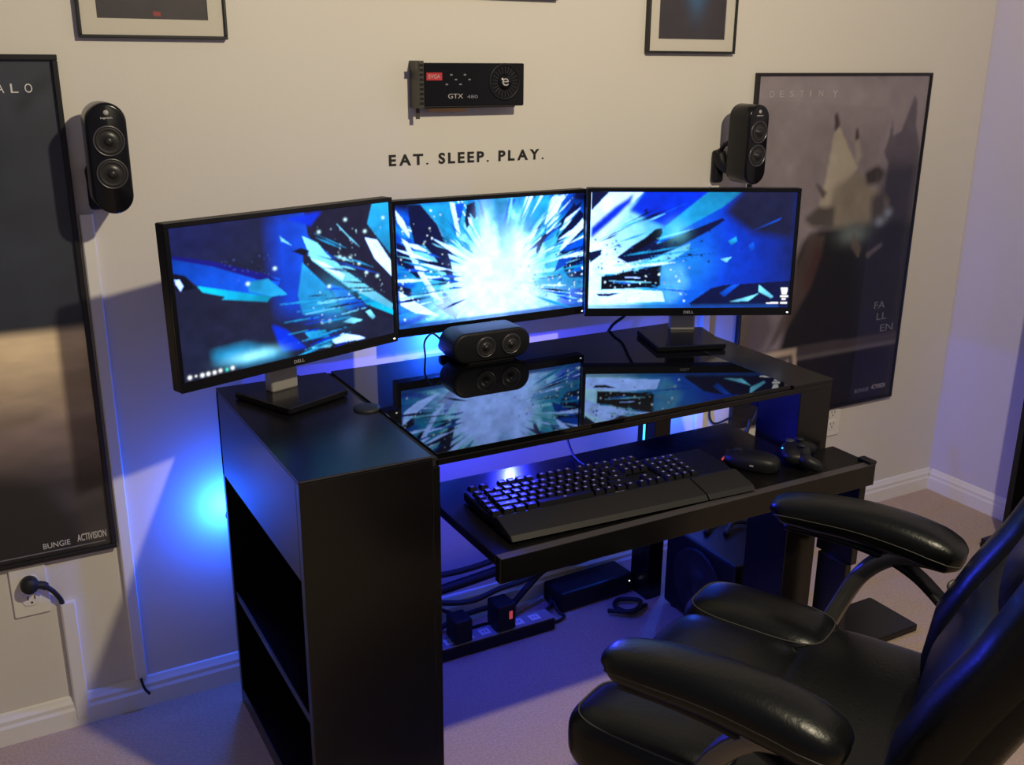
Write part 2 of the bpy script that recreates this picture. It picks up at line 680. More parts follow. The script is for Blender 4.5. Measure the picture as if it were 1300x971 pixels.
text_obj('lettering', 'ACTIVISION', U(0.889), U(0.974), V(0.972), V(0.956), -0.0088, M['white_ink'], lp, 0.0004, bold=0.01)
child_box('legal_line', lp, M['grey_ink'], U(0.62), U(0.97), -0.0092, -0.0088, V(0.9825), V(0.9800), bev=0)

# tall poster near the side wall: pale spires under a mauve sky, plain landscape
cv = Canvas(170, 250)
n1 = noise2(170, 250, 6, 9, 5, 8)
n2 = noise2(170, 250, 14, 20, 4, 9)
cv.a[:] = np.array(srgb(142, 131, 138))
cv.a *= (0.84 + 0.32 * n1)[..., None]
cv.fill([(0.92, 0.055), (0.945, 0.08), (0.95, 0.14), (1.0, 0.22), (1.0, 0.5), (0.80, 0.5), (0.80, 0.25), (0.765, 0.22), (0.785, 0.18), (0.80, 0.125), (0.81, 0.17), (0.86, 0.16)], srgb(88, 80, 92), 1, 0.92)
cv.fill([(0.78, 0.26), (1.0, 0.25), (1.0, 0.62), (0.70, 0.60)], srgb(52, 50, 66), 6, 0.9)
cv.fill([(0.447, 0.155), (0.475, 0.138), (0.56, 0.215), (0.615, 0.26), (0.56, 0.30), (0.49, 0.33), (0.46, 0.40), (0.40, 0.36), (0.425, 0.29)], srgb(176, 166, 152), 1)
cv.fill([(0.440, 0.107), (0.455, 0.098), (0.478, 0.138), (0.45, 0.152)], srgb(70, 58, 62), 1)
cv.fill([(0.575, 0.175), (0.60, 0.175), (0.632, 0.225), (0.60, 0.255)], srgb(160, 148, 142), 1)
cv.fill([(0.575, 0.148), (0.588, 0.145), (0.602, 0.175), (0.578, 0.182)], srgb(60, 50, 56), 1)
cv.fill([(0.365, 0.295), (0.385, 0.30), (0.44, 0.325), (0.42, 0.345)], srgb(92, 82, 84), 1)
cv.fill([(0.48, 0.31), (0.62, 0.27), (0.74, 0.33), (0.83, 0.36), (0.82, 0.46), (0.60, 0.48), (0.46, 0.42)], srgb(138, 128, 118), 3)
cv.fill([(0.66, 0.275), (0.74, 0.255), (0.79, 0.28), (0.76, 0.31), (0.68, 0.31)], srgb(62, 56, 58), 2)
cv.fill([(0.72, 0.35), (0.80, 0.33), (0.84, 0.44), (0.74, 0.47)], srgb(78, 72, 74), 3)
cv.fill([(0.32, 0.395), (0.40, 0.365), (0.50, 0.37), (0.50, 0.43), (0.36, 0.42)], srgb(88, 80, 78), 2)
cv.fill([(0.42, 0.43), (0.58, 0.43), (1.02, 0.44), (1.02, 0.90), (0.20, 0.90), (0.24, 0.80), (0.30, 0.62), (0.29, 0.52), (0.33, 0.46)], srgb(27, 26, 34), 3)
cv.fill([(0.36, 0.44), (0.46, 0.45), (0.40, 0.60), (0.28, 0.72), (0.16, 0.79), (0.26, 0.66), (0.29, 0.56)], srgb(84, 70, 68), 2, 0.85)
cv.fill([(0.41, 0.47), (0.45, 0.50), (0.38, 0.62), (0.35, 0.60)], srgb(72, 40, 42), 3, 0.8)
cv.fill([(0.62, 0.44), (1.02, 0.44), (1.02, 0.80), (0.75, 0.80)], srgb(40, 40, 58), 8, 0.8)
cv.fill([(0.0, 0.66), (0.14, 0.62), (0.20, 0.72), (0.14, 0.78), (0.0, 0.80)], srgb(96, 84, 88), 4, 0.9)
cv.blob(0.63, 0.455, 0.09, 0.03, srgb(128, 142, 146), 1.0, 0.8)
cv.blob(0.84, 0.40, 0.025, 0.015, srgb(140, 150, 175), 1.0, 0.9)
cv.blob(0.79, 0.425, 0.03, 0.015, srgb(140, 150, 175), 1.0, 0.9)
cv.fill([(0.62, 0.44), (0.69, 0.50), (0.68, 0.53), (0.63, 0.50)], srgb(112, 98, 94), 1, 0.8)
cv.fill([(0.72, 0.52), (0.82, 0.49), (0.83, 0.50), (0.74, 0.535)], srgb(104, 98, 100), 1, 0.8)
cv.fill([(0.0, 0.78), (1.02, 0.785), (1.02, 0.822), (0.0, 0.822)], srgb(74, 66, 72), 1, 0.9)
cv.fill([(0.0, 0.815), (1.02, 0.812), (1.02, 0.830), (0.0, 0.832)], srgb(104, 97, 104), 1, 0.8)
cv.fill([(0.0, 0.830), (1.02, 0.828), (1.02, 1.02), (0.0, 1.02)], srgb(26, 24, 36), 1)
cv.fill([(0.10, 0.785), (0.35, 0.785), (0.36, 0.85), (0.335, 0.85), (0.33, 0.805), (0.10, 0.81)], srgb(190, 170, 150), 1)
cv.fill([(0.29, 0.82), (0.305, 0.815), (0.315, 0.85), (0.295, 0.85)], srgb(190, 175, 160), 1)
cv.a *= (0.80 + 0.4 * n2)[..., None]
PX, PZ = 1.6763, 1.3672
rp, w, h = framed('framed_poster', 'tall framed poster of pale spires under a mauve sky, nearest the room corner', 'poster',
                  PX, PX + PW, PZ - PH, PZ, 0.007, cv, depth=0.016)
for ch, u in zip('DESTINY', (0.085, 0.137, 0.190, 0.243, 0.292, 0.350, 0.430)):
    k = 0.012 if ch != 'I' else 0.003
    kz = 1.0 if ch != 'Y' else 1.35
    text_obj('lettering', ch, U(u - k * kz), U(u + k * kz), V(0.062 + 0.008 * (kz - 1)), V(0.046), -0.0088, M['faint_ink'], rp, 0.0004)
for s, u0, u1, q in (('FA', 0.815, 0.885, 0.687), ('LL', 0.840, 0.905, 0.724), ('EN', 0.872, 0.955, 0.763)):
    text_obj('lettering', s, U(u0), U(u1), V(q + 0.011), V(q - 0.011), -0.0088, M['grey_ink'], rp, 0.0004)
text_obj('lettering', 'BUNGIE', U(0.752), U(0.845), V(0.966), V(0.953), -0.0088, M['grey_ink'], rp, 0.0004)
text_obj('lettering', 'ACTIVISION', U(0.862), U(0.953), V(0.964), V(0.949), -0.0088, M['faint_ink'], rp, 0.0004)

# small pictures along the top of the wall
cv = Canvas(60, 80)
n1 = noise2(60, 80, 6, 8, 4, 21)
cv.a[:] = np.array(srgb(48, 40, 44)) * (0.6 + 0.8 * n1)[..., None]
cv.fill([(0.50, 0.955), (0.565, 0.955), (0.565, 0.985), (0.50, 0.985)], srgb(150, 50, 48), 0)
framed('picture_frame', 'small black picture frame with a dark print, above the ochre cloud poster', 'picture', 0.031, 0.303, 1.430, 1.800, 0.006, cv, 0.029, depth=0.016)
cv = Canvas(60, 80)
cv.a[:] = np.array(srgb(44, 38, 44)) * (0.6 + 0.8 * n1)[..., None]
cv.blob(0.55, 0.62, 0.16, 0.22, srgb(50, 110, 160), 1.5, 0.8)
framed('picture_frame', 'small picture frame with a blue glint in its print, above the spires poster', 'picture', 1.315, 1.590, 1.413, 1.790, 0.006, cv, 0.028, depth=0.016)
cv = Canvas(40, 40)
cv.a[:] = np.array(srgb(52, 46, 50))
framed('picture_frame', 'dark picture frame mostly cut off above the graphics card', 'picture', 0.560, 1.060, 1.5255, 1.860, 0.006, cv, 0.028, depth=0.016)

# ------------------------------------------------------------------ vinyl words on the wall
wl = thing('wall_lettering', 'black vinyl words EAT. SLEEP. PLAY. on the wall', 'lettering', (0.837, 0, 1.171))
words_ = 'EAT. SLEEP. PLAY.'
metrics = []
x = 0.0
for ch in words_:
    if ch == ' ':
        x += 0.42
        continue
    me = text_mesh(ch, 0.0)
    co = np.empty(len(me.vertices) * 3)
    me.vertices.foreach_get('co', co)
    co = co.reshape(-1, 3)
    bpy.data.meshes.remove(me)
    wch = co[:, 0].max() - co[:, 0].min()
    hch = co[:, 1].max()
    metrics.append((ch, x, x + wch, hch))
    x += wch + (0.17 if ch != 'A' else 0.12)
tot = metrics[-1][2]
capz = max(mm[3] for mm in metrics)
for ch, a, b_, hh in metrics:
    sx = 0.396 / tot
    text_obj('letter', ch, -0.198 + a * sx, -0.198 + b_ * sx, 0.0, 0.0245 * hh / capz, -0.0002, M['ink'], wl, 0.0010, bold=0.032)

# ------------------------------------------------------------------ graphics card hung on the wall
gc = thing('graphics_card', 'black graphics card with a red sticker mounted on the wall above the words', 'graphics card', (0.827, 0, 1.343))
G = lambda n, m_, *bb, bev=0.001, label=None: child_box(n, gc, m_, *bb, bev=bev, label=label)
G('circuit_board', M['pcb'], -0.123, 0.120, -0.0155, -0.0135, -0.050, 0.044, bev=0)
G('shroud', M['gloss_black'], -0.123, 0.124, -0.050, -0.016, -0.0455, 0.046, bev=0.003)
G('edge_connector', M['gold'], -0.098, -0.006, -0.0152, -0.0138, -0.0575, -0.050, bev=0, label='gold edge contacts')
br = G('mounting_bracket', M['bracket'], -0.135, -0.1235, -0.052, -0.002, -0.048, 0.050, bev=0.0005, label='grey slotted metal bracket')
for k in range(9):
    child_box('vent_slot', br, M['matte_black'], -0.1335, -0.1250, -0.0530, -0.0518, -0.040 + k * 0.0098, -0.0345 + k * 0.0098, bev=0)
G('bracket_tab', M['bracket'], -0.142, -0.134, -0.050, -0.048, 0.034, 0.048, bev=0)
G('bracket_foot', M['bracket'], -0.134, -0.125, -0.030, -0.0285, -0.071, -0.047, bev=0)
fan = obj('fan_rim', lathe(bm_new(), [(0.040, 0), (0.040, 0.0012), (0.035, 0.0016), (0.034, -0.004)], (0.074, -0.050, 0.006), (0, -1, 0), 40), M['matte_black'], gc, True)
obj('fan_hub', lathe(bm_new(), [(0.0, 0.0035), (0.015, 0.003), (0.017, 0.0), (0.017, -0.004)], (0.074, -0.050, 0.006), (0, -1, 0), 28), M['gloss_black'], gc, True)
bl = bm_new()
box(bl, -0.0006, 0.0006, -0.0517, -0.0495, 0.018, 0.033)
blade_me = bpy.data.meshes.new('fan_blade')
bl.to_mesh(blade_me)
bl.free()
blade_me.materials.append(M['dark_grey'])
for k in range(22):
    o = bpy.data.objects.new('fan_blade', blade_me)
    COL.objects.link(o)
    o.parent = gc
    a = 2 * math.pi * k / 22
    o.matrix_local = Matrix.Translation((0.074, 0, 0.006)) @ Matrix.Rotation(a, 4, 'Y')
G('sticker', M['red'], -0.117, -0.080, -0.0508, -0.0500, 0.010, 0.026, bev=0, label='red sticker')
text_obj('lettering', 'EVGA', -0.112, -0.085, 0.014, 0.022, -0.0509, M['faint_ink'], gc, 0.0003)
text_obj('lettering', 'GTX', -0.066, -0.030, -0.028, -0.018, -0.0503, M['faint_ink'], gc, 0.0003)
text_obj('lettering', '480', -0.020, 0.006, -0.028, -0.021, -0.0503, M['grey_ink'], gc, 0.0003)
text_obj('logo', 'e', 0.066, 0.082, -0.002, 0.014, -0.0536, M['faint_ink'], gc, 0.0003)
for k in range(6):
    G('print_mark', M['grey_ink'], -0.072 + k * 0.011, -0.066 + k * 0.011, -0.0505, -0.0500, 0.010 + 0.010 * ((k * 5) % 3 - 1), 0.013 + 0.010 * ((k * 5) % 3 - 1), bev=0)


# ------------------------------------------------------------------ loudspeakers
def driver(parent, x, z, y, r, horizontal=False):
    d = obj('driver_ring', lathe(bm_new(), [(r, -0.001), (r, 0.0022), (r * 0.90, 0.0026), (r * 0.86, -0.003)], (x, y, z), (0, -1, 0), 32), M['ring'], parent, True, 'grey ring around the driver')
    obj('surround', lathe(bm_new(), [(r * 0.88, 0.0006), (r * 0.80, 0.0020), (r * 0.70, 0.0014), (r * 0.64, 0.0006)], (x, y, z), (0, -1, 0), 32), M['rubber'], d, True)
    obj('cone', lathe(bm_new(), [(r * 0.66, 0.0010), (r * 0.30, 0.0006), (r * 0.28, 0.0024), (r * 0.18, 0.0052), (0, 0.0064)], (x, y, z), (0, -1, 0), 32), M['cone'], d, True)
    return d


def satellite(label, x, z, side, rot=0.0):
    t = thing('satellite_speaker', label, 'speaker', (x, 0, z), 0, 'wall speakers')
    hw, hh = 0.034, 0.099
    R = Matrix.Translation((0, -0.09, 0)) @ Matrix.Rotation(rot, 4, 'Z') @ Matrix.Translation((0, 0.09, 0))
    b = prism(bm_new(), rrect(-hw, hw, -hh, hh, 0.034, 10), -0.130, -0.052, 'XZ', bev=0.006, seg=3)
    parts = [obj('cabinet', b, M['gloss_black'], t, 'auto')]
    for dz in (0.032, -0.026):
        parts.append(driver(t, 0.0, dz, -0.1305, 0.0275))
    parts.append(text_obj('logo', 'logitech', -0.010, 0.010, 0.070, 0.074, -0.1303, M['white_ink'], t, 0.0003))
    mk = obj('logo_mark', lathe(bm_new(), [(0.0046, 0), (0.0046, 0.0004), (0, 0.0004)], (0, -0.1303, 0.0815), (0, -1, 0), 16), M['faint_ink'], t, True)
    parts.append(mk)
    for p in parts:
        p.matrix_basis = R
    # curved wall arm with its wall shoe
    s = side
    child_box('wall_shoe', t, M['matte_black'], s * 0.045 - 0.016, s * 0.045 + 0.016, -0.022, -0.001, -0.105, -0.020, bev=0.008)
    obj('arm', tube(bm_new(), [(s * 0.045, -0.015, -0.030), (s * 0.042, -0.030, -0.055), (s * 0.020, -0.052, -0.062), (0, -0.068, -0.045)], 0.018, 12), M['matte_black'], t, True)
    obj('lever', tube(bm_new(), [(s * 0.040, -0.020, -0.018), (s * 0.048, -0.034, -0.006), (s * 0.046, -0.052, 0.002)], 0.006, 10), M['matte_black'], t, True)
    return t


satellite('black twin-driver wall speaker beside the ochre cloud poster', 0.046, 1.221, -0.35)
satellite('black twin-driver wall speaker beside the pale spires poster', 1.586, 1.195, -0.55)

cs = thing('centre_speaker', 'black twin-driver centre speaker lying on the desk under the middle monitor', 'speaker', (0.793, -0.155, 0.752))
obj('cabinet', prism(bm_new(), rrect(-0.097, 0.097, 0.004, 0.074, 0.034, 10), -0.045, 0.035, 'XZ', bev=0.007, seg=3), M['matte_black'], cs, 'auto')
obj('foot', prism(bm_new(), rrect(-0.060, 0.060, -0.001, 0.010, 0.004, 3), -0.038, 0.030, 'XZ', bev=0.002), M['rubber'], cs)
for dx in (-0.018, 0.046):
    driver(cs, dx, 0.038, -0.0455, 0.0235)


# ------------------------------------------------------------------ cable covers, outlets, plug
def raceway(label, x0, x1, z0, z1, d=0.014):
    t = thing('cable_raceway', label, 'cable cover', ((x0 + x1) / 2, 0, z0))
    w = (x1 - x0) / 2
    obj('cover', prism(bm_new(), [(-w, -0.0005), (-w, -d * 0.8), (-w * 0.8, -d), (w * 0.8, -d), (w, -d * 0.8), (w, -0.0005)], 0.0, z1 - z0, 'XY'), M['raceway'], t)
    return t


raceway('white cable cover running down from the speaker by the cloud poster', -0.006, 0.019, 0.074, 1.108)
raceway('short white cable cover below the plugged wall outlet', -0.136, -0.106, 0.020, 0.300, 0.016)
raceway('white cable cover running down behind the desk end by the spires poster', 1.545, 1.572, 0.074, 1.082)


def outlet(label, x0, z0):
    t = thing('wall_outlet', label, 'outlet', (x0 + 0.035, 0, z0))
    obj('plate', prism(bm_new(), rrect(-0.035, 0.035, 0, 0.115, 0.004, 3), -0.006, -0.0005, 'XZ', bev=0.002), M['plate'], t)
    for dz in (0.038, 0.077):
        s = obj('socket', prism(bm_new(), rrect(-0.017, 0.017, dz - 0.0145, dz + 0.0145, 0.011, 5), -0.008, -0.006, 'XZ', bev=0.0006), M['plate'], t)
        for dx in (-0.0065, 0.0065):
            child_box('slot', s, M['ink'], dx - 0.0011, dx + 0.0011, -0.0084, -0.0079, dz - 0.001, dz + 0.0075, bev=0)
        obj('ground_hole', lathe(bm_new(), [(0.0024, 0), (0.0024, 0.0004), (0, 0.0004)], (0, -0.0079, dz - 0.0075), (0, -1, 0), 10), M['ink'], s)
    return t


outlet('cream wall outlet holding a round black plug', -0.222, 0.287)
outlet('cream wall outlet half hidden past the desk end', 2.062, 0.278)
pl = thing('power_plug', 'round black power plug in the wall outlet under the cloud poster', 'plug', (-0.187, -0.008, 0.364))
obj('plug_body', lathe(bm_new(), [(0.016, 0.0), (0.0175, 0.006), (0.0175, 0.018), (0.0145, 0.026), (0, 0.028)], (0, -0.0005, 0), (0, -1, 0), 24), M['rubber'], pl, True)
obj('strain_relief', tube(bm_new(), [(0.004, -0.016, 0.0), (0.022, -0.016, -0.004), (0.030, -0.015, -0.010)], 0.0085, 10), M['rubber'], pl, True)
obj('cord', tube(bm_new(), [(0.027, -0.015, -0.007), (0.042, -0.012, -0.026), (0.053, -0.004, -0.050), (0.056, 0.0, -0.064)], 0.0052, 10), M['rubber'], pl, True)
st = obj('cable_end', tube(bm_new(), [(0.004, -0.0195, 0.079), (0.006, -0.0200, 0.064), (0.010, -0.0205, 0.050), (0.018, -0.0205, 0.036)], 0.003, 8), M['rubber'], None, True)
tag(st, 'short black cable tail poking from the cover end at the baseboard', 'cable')

# ------------------------------------------------------------------ desktop picture: shard outlines in panel coordinates (0..1)
LEFT=[
    ('haze', [(0.414,0.001),(0.671,0.016),(0.71,0.225),(0.732,0.768),(0.435,0.674),(0.416,0.4)]),
    ('deep', [(0.573,-0.037),(0.92,-0.016),(0.883,0.139),(0.867,0.255),(1.002,0.582),(0.997,0.743),(0.672,0.299),(0.586,0.169)]),
    ('blue1', [(-0.003,0.184),(0.446,0.431),(0.409,0.547),(0.109,0.402),(0.08,0.373),(0.045,0.307),(-0.004,0.281)]),
    ('indigo', [(0.002,0.171),(0.154,0.24),(0.366,0.372),(0.445,0.451),(0.344,0.412),(0.16,0.278),(0.001,0.192)]),
    ('cyan1', [(0.294,0.415),(0.389,0.416),(0.472,0.549),(0.399,0.544),(0.301,0.485)]),
    ('cyan2', [(0.09,0.387),(0.399,0.544),(0.377,0.574),(0.185,0.502),(0.2,0.487),(0.107,0.431)]),
    ('black', [(-0.0,0.282),(0.045,0.307),(0.084,0.403),(0.005,0.398)]),
    ('white', [(0.005,0.325),(0.022,0.327),(0.035,0.375),(0.022,0.4),(0.008,0.354)]),
    ('blue2', [(0.485,0.027),(0.66,0.01),(0.6,0.1)]),
    ('cyan3', [(0.552,0.345),(0.652,0.525),(0.727,0.753),(0.536,0.717),(0.52,0.571)]),
    ('deep', [(0.555,0.259),(0.602,0.333),(0.806,0.583),(1.0,0.789),(0.997,0.889),(0.727,0.741),(0.663,0.544),(0.557,0.355)]),
    ('ice', [(0.559,0.164),(0.629,0.225),(0.671,0.315),(0.773,0.472),(1.001,0.771),(0.999,0.825),(0.769,0.582),(0.596,0.339)]),
    ('white', [(0.597,0.331),(0.658,0.37),(0.754,0.484),(0.741,0.523)]),
    ('blue1', [(0.675,0.531),(0.739,0.574),(0.864,0.757),(0.775,0.764),(0.717,0.695)]),
    ('cyan2', [(0.805,0.617),(1.002,0.817),(1.001,0.857),(0.852,0.727)]),
    ('cyan1', [(0.913,-0.005),(1.0,0.0),(1.009,0.406),(0.944,0.27),(0.883,0.139)]),
    ('white', [(0.868,0.238),(0.931,0.267),(1.008,0.459),(1.005,0.565),(0.914,0.402)]),
    ('ice', [(0.709,0.078),(0.852,0.32),(0.791,0.232)]),
    ('ice', [(0.454,0.137),(0.508,0.217),(0.462,0.177)]),
    ('blue2', [(0.39,0.739),(0.451,0.792),(0.543,0.957),(0.423,0.945)]),
    ('glow', [(0.121,0.843),(0.264,0.833),(0.478,0.974),(0.257,0.972),(0.135,0.917)]),
    ('cyan1', [(0.537,0.838),(0.639,0.857),(0.661,0.916),(0.562,0.901)]),
    ('white', [(0.671,0.945),(0.727,0.913),(0.813,0.961),(0.844,0.99),(0.682,0.975)]),
    ('ice', [(0.532,0.961),(0.67,0.974),(0.658,0.992)]),
    ('ice', [(0.73,0.828),(0.774,0.807),(0.836,0.845),(0.785,0.855)]),
    ('ice', [(0.85,0.788),(0.876,0.778),(0.901,0.839),(0.887,0.856)]),
    ('black', [(0.506,0.256),(0.55,0.242),(0.593,0.274),(0.559,0.299)]),
]
LDOTS= [(0.023, 0.983), (0.048, 0.982), (0.074, 0.986), (0.099, 0.986), (0.125, 0.987), (0.15, 0.983), (0.178, 0.986), (0.202, 0.984)]
LSPECK= [(0.772, 0.088), (0.639, 0.15), (0.869, 0.191), (0.733, 0.348), (0.755, 0.367), (0.789, 0.361), (0.672, 0.547), (0.423, 0.355), (0.299, 0.428), (0.665, 0.798), (0.63, 0.795), (0.83, 0.624), (0.866, 0.495), (0.923, 0.535), (0.831, 0.418), (0.968, 0.11)]
CENTER=[
    ('cyan1', [(0.024,0.002),(0.265,0.003),(0.301,0.257),(0.247,0.383),(0.2,0.199),(0.113,0.008)]),
    ('navy', [(0.063,0.005),(0.123,0.006),(0.205,0.176),(0.243,0.334),(0.271,0.502),(0.289,0.671),(0.243,0.632),(0.194,0.46),(0.141,0.34),(0.09,0.319),(0.069,0.156)]),
    ('white', [(0.001,0.039),(0.04,0.122),(0.067,0.236),(0.066,0.268),(0.01,0.135)]),
    ('navy', [(0.001,0.294),(0.045,0.331),(0.077,0.464),(0.135,0.586),(0.099,0.598),(0.031,0.492),(0.003,0.472)]),
    ('white', [(0.027,0.264),(0.056,0.299),(0.14,0.586),(0.209,0.779),(0.239,0.834),(0.167,0.757),(0.091,0.515)]),
    ('navy', [(-0.003,0.635),(0.066,0.677),(0.07,0.744),(0.005,0.703)]),
    ('white', [(0.005,0.686),(0.094,0.798),(0.206,0.932),(0.082,0.88),(0.012,0.803)]),
    ('ice', [(0.135,0.339),(0.175,0.409),(0.284,0.687),(0.253,0.667),(0.183,0.509)]),
    ('blue1', [(0.22,0.713),(0.256,0.768),(0.312,0.912),(0.289,0.978),(0.228,0.867)]),
    ('navy', [(0.176,0.826),(0.239,0.834),(0.296,0.927),(0.258,0.939)]),
    ('blue1', [(0.295,0.021),(0.347,0.017),(0.329,0.129),(0.307,0.225)]),
    ('navy', [(0.357,0.034),(0.399,0.013),(0.406,0.135),(0.354,0.229),(0.345,0.163)]),
    ('white', [(0.27,0.004),(0.295,0.013),(0.322,0.275),(0.306,0.29)]),
    ('cyan1', [(0.493,0.011),(0.579,0.009),(0.609,0.369),(0.586,0.519),(0.532,0.496)]),
    ('cyan1', [(0.643,0.014),(0.807,0.017),(0.796,0.217),(0.707,0.362),(0.664,0.256)]),
    ('white', [(0.818,0.018),(0.891,0.006),(0.83,0.203),(0.774,0.249)]),
    ('blue1', [(0.579,0.009),(0.621,0.012),(0.594,0.084),(0.55,0.213)]),
    ('navy', [(0.947,0.077),(0.953,0.112),(0.897,0.209),(0.841,0.374),(0.847,0.307),(0.886,0.199)]),
    ('navy', [(0.976,0.147),(0.999,0.175),(1.0,0.217),(0.887,0.379),(0.841,0.426),(0.853,0.358)]),
    ('navy', [(0.785,0.259),(0.796,0.277),(0.752,0.46),(0.729,0.5),(0.729,0.449)]),
    ('navy', [(1.0,0.303),(1.0,0.338),(0.887,0.465),(0.864,0.497),(0.898,0.414)]),
    ('navy', [(0.999,0.442),(1.0,0.617),(0.899,0.693),(0.882,0.638),(0.95,0.524)]),
    ('blue1', [(0.995,0.355),(0.999,0.459),(0.91,0.607),(0.831,0.667),(0.864,0.532)]),
    ('white', [(0.997,0.217),(0.998,0.303),(0.864,0.497),(0.83,0.563),(0.898,0.38)]),
    ('cyan1', [(0.707,0.705),(0.865,0.689),(0.999,0.687),(1.0,0.829),(0.843,0.845),(0.74,0.796)]),
    ('navy', [(0.899,0.693),(0.999,0.678),(0.999,0.74),(0.923,0.735)]),
    ('blue1', [(0.843,0.916),(0.935,0.857),(0.999,0.829),(0.999,0.937),(0.889,0.967)]),
    ('cyan1', [(0.54,0.805),(0.628,0.817),(0.628,0.957),(0.572,0.975)]),
    ('cyan1', [(0.065,0.744),(0.109,0.616),(0.159,0.689),(0.146,0.771),(0.105,0.782)]),
    ('blue2', [(0.001,0.97),(0.289,0.978),(0.31,0.998),(-0.0,1.007)]),
    ('blue2', [(0.572,0.975),(1.001,0.955),(1.001,1.002),(0.572,1.005)]),
]
RIGHT=[
    ('white', [(-0.001,0.075),(0.042,0.0),(0.254,-0.002),(0.009,0.397)]),
    ('navy', [(0.0,-0.0),(0.086,0.0),(0.003,0.159)]),
    ('blue2', [(-0.0,0.303),(0.123,0.109),(0.171,0.059),(0.209,-0.002),(0.192,0.092),(0.125,0.21),(0.002,0.397)]),
    ('blue2', [(0.254,-0.002),(0.564,-0.001),(0.367,0.295),(0.285,0.244),(0.184,0.159)]),
    ('cyanf', [(0.088,0.328),(0.184,0.159),(0.285,0.244),(0.357,0.304),(0.221,0.449),(0.133,0.553)]),
    ('cyan1', [(0.564,-0.001),(0.729,0.0),(0.638,0.128),(0.326,0.435),(0.353,0.329),(0.366,0.287)]),
    ('dark', [(0.729,0.0),(1.0,-0.0),(1.0,0.4),(0.788,0.348),(0.65,0.178),(0.676,0.095)]),
    ('navy', [(0.347,0.299),(0.353,0.346),(0.326,0.441),(0.642,0.217),(0.655,0.237),(0.578,0.33),(0.433,0.467),(0.325,0.553),(0.184,0.605),(0.133,0.553),(0.211,0.449)]),
    ('black', [(0.317,0.312),(0.347,0.304),(0.348,0.346),(0.31,0.415),(0.223,0.51),(0.182,0.518)]),
    ('ice', [(0.325,0.562),(0.433,0.475),(0.492,0.433),(0.484,0.493),(0.367,0.623),(0.226,0.631)]),
    ('white', [(-0.003,0.64),(0.122,0.544),(0.226,0.64),(0.055,0.719),(-0.001,0.763)]),
    ('black', [(0.06,0.719),(0.355,0.619),(0.351,0.812),(0.059,0.838)]),
    ('white', [(0.001,0.861),(0.2,0.835),(0.364,0.853),(0.378,0.942),(-0.001,0.964)]),
    ('black', [(0.037,0.87),(0.16,0.865),(0.099,0.897),(0.048,0.892)]),
    ('cyanf', [(0.357,0.623),(0.458,0.614),(0.495,0.799),(0.429,0.942),(0.378,0.942)]),
    ('navy', [(0.501,0.96),(0.608,0.826),(0.668,0.8),(1.001,0.765),(1.005,0.993),(0.513,0.987)]),
    ('blue1', [(0.651,0.871),(0.709,0.8),(0.749,0.791),(0.673,0.907)]),
    ('ice', [(0.696,0.951),(0.82,0.892),(0.85,0.871),(0.797,0.942)]),
    ('ice', [(0.846,0.8),(0.923,0.903),(0.911,0.919),(0.844,0.857)]),
    ('blue1', [(0.777,0.339),(0.925,0.221),(0.934,0.213),(0.921,0.238)]),
    ('cyan1', [(0.676,0.416),(0.714,0.378),(0.721,0.416),(0.693,0.45)]),
    ('ice', [(0.643,0.571),(0.698,0.554),(0.675,0.601)]),
    ('blue1', [(0.778,0.451),(0.802,0.425),(0.81,0.485),(0.791,0.511)]),
    ('black', [(0.258,0.151),(0.274,0.135),(0.274,0.177),(0.264,0.182)]),
    ('black', [(0.475,0.527),(0.5,0.524),(0.496,0.55)]),
    ('navy', [(-0.005,0.509),(0.06,0.483),(0.056,0.535),(0.002,0.605)]),
    ('ice', [(0.216,0.649),(0.241,0.64),(0.242,0.684),(0.222,0.693)]),
    ('icon', [(0.956,0.825),(0.991,0.825),(0.988,0.882),(0.964,0.882)]),
    ('icon', [(0.956,0.892),(0.995,0.892),(0.996,0.907),(0.957,0.907)]),
    ('icon', [(0.966,0.919),(0.984,0.919),(0.985,0.932),(0.966,0.932)]),
    ('icon', [(0.888,0.957),(0.949,0.953),(0.95,0.968),(0.889,0.968)]),
    ('icon', [(0.959,0.953),(0.992,0.953),(0.993,0.966),(0.96,0.966)]),
]
HUE = {
    'white': (0.90, 1.50, 3.5), 'ice': (0.25, 1.0, 1.5), 'cyan1': (0.012, 0.42, 0.95), 'cyan2': (0.0, 0.58, 1.05),
    'cyan3': (0.012, 0.34, 0.85), 'cyanf': (0.16, 0.75, 1.2), 'blue1': (0.002, 0.10, 0.90), 'blue2': (0.0, 0.036, 0.92),
    'indigo': (0.008, 0.008, 0.26), 'navy': (0.004, 0.007, 0.060), 'deep': (0.012, 0.012, 0.042), 'black': (0.003, 0.004, 0.016),
    'dark': (0.012, 0.014, 0.055), 'glow': (0.02, 0.36, 0.75), 'haze': (0.003, 0.055, 0.70), 'icon': (1.1, 1.1, 1.1),
}
SW, SH = 360, 204


def paint(cvs, shapes, soft={}):
    for i, (k, poly) in enumerate(shapes):
        if k in ('ice', 'cyan1', 'cyan2', 'cyan3', 'blue1'):
            cvs.grad(poly, HUE[k], 0.50, 1.35, i % 2 == 0, soft.get(k, 0))
            continue
        cvs.fill(poly, HUE[k], soft.get(k, 0), 0.55 if k == 'cyanf' else 1.0)


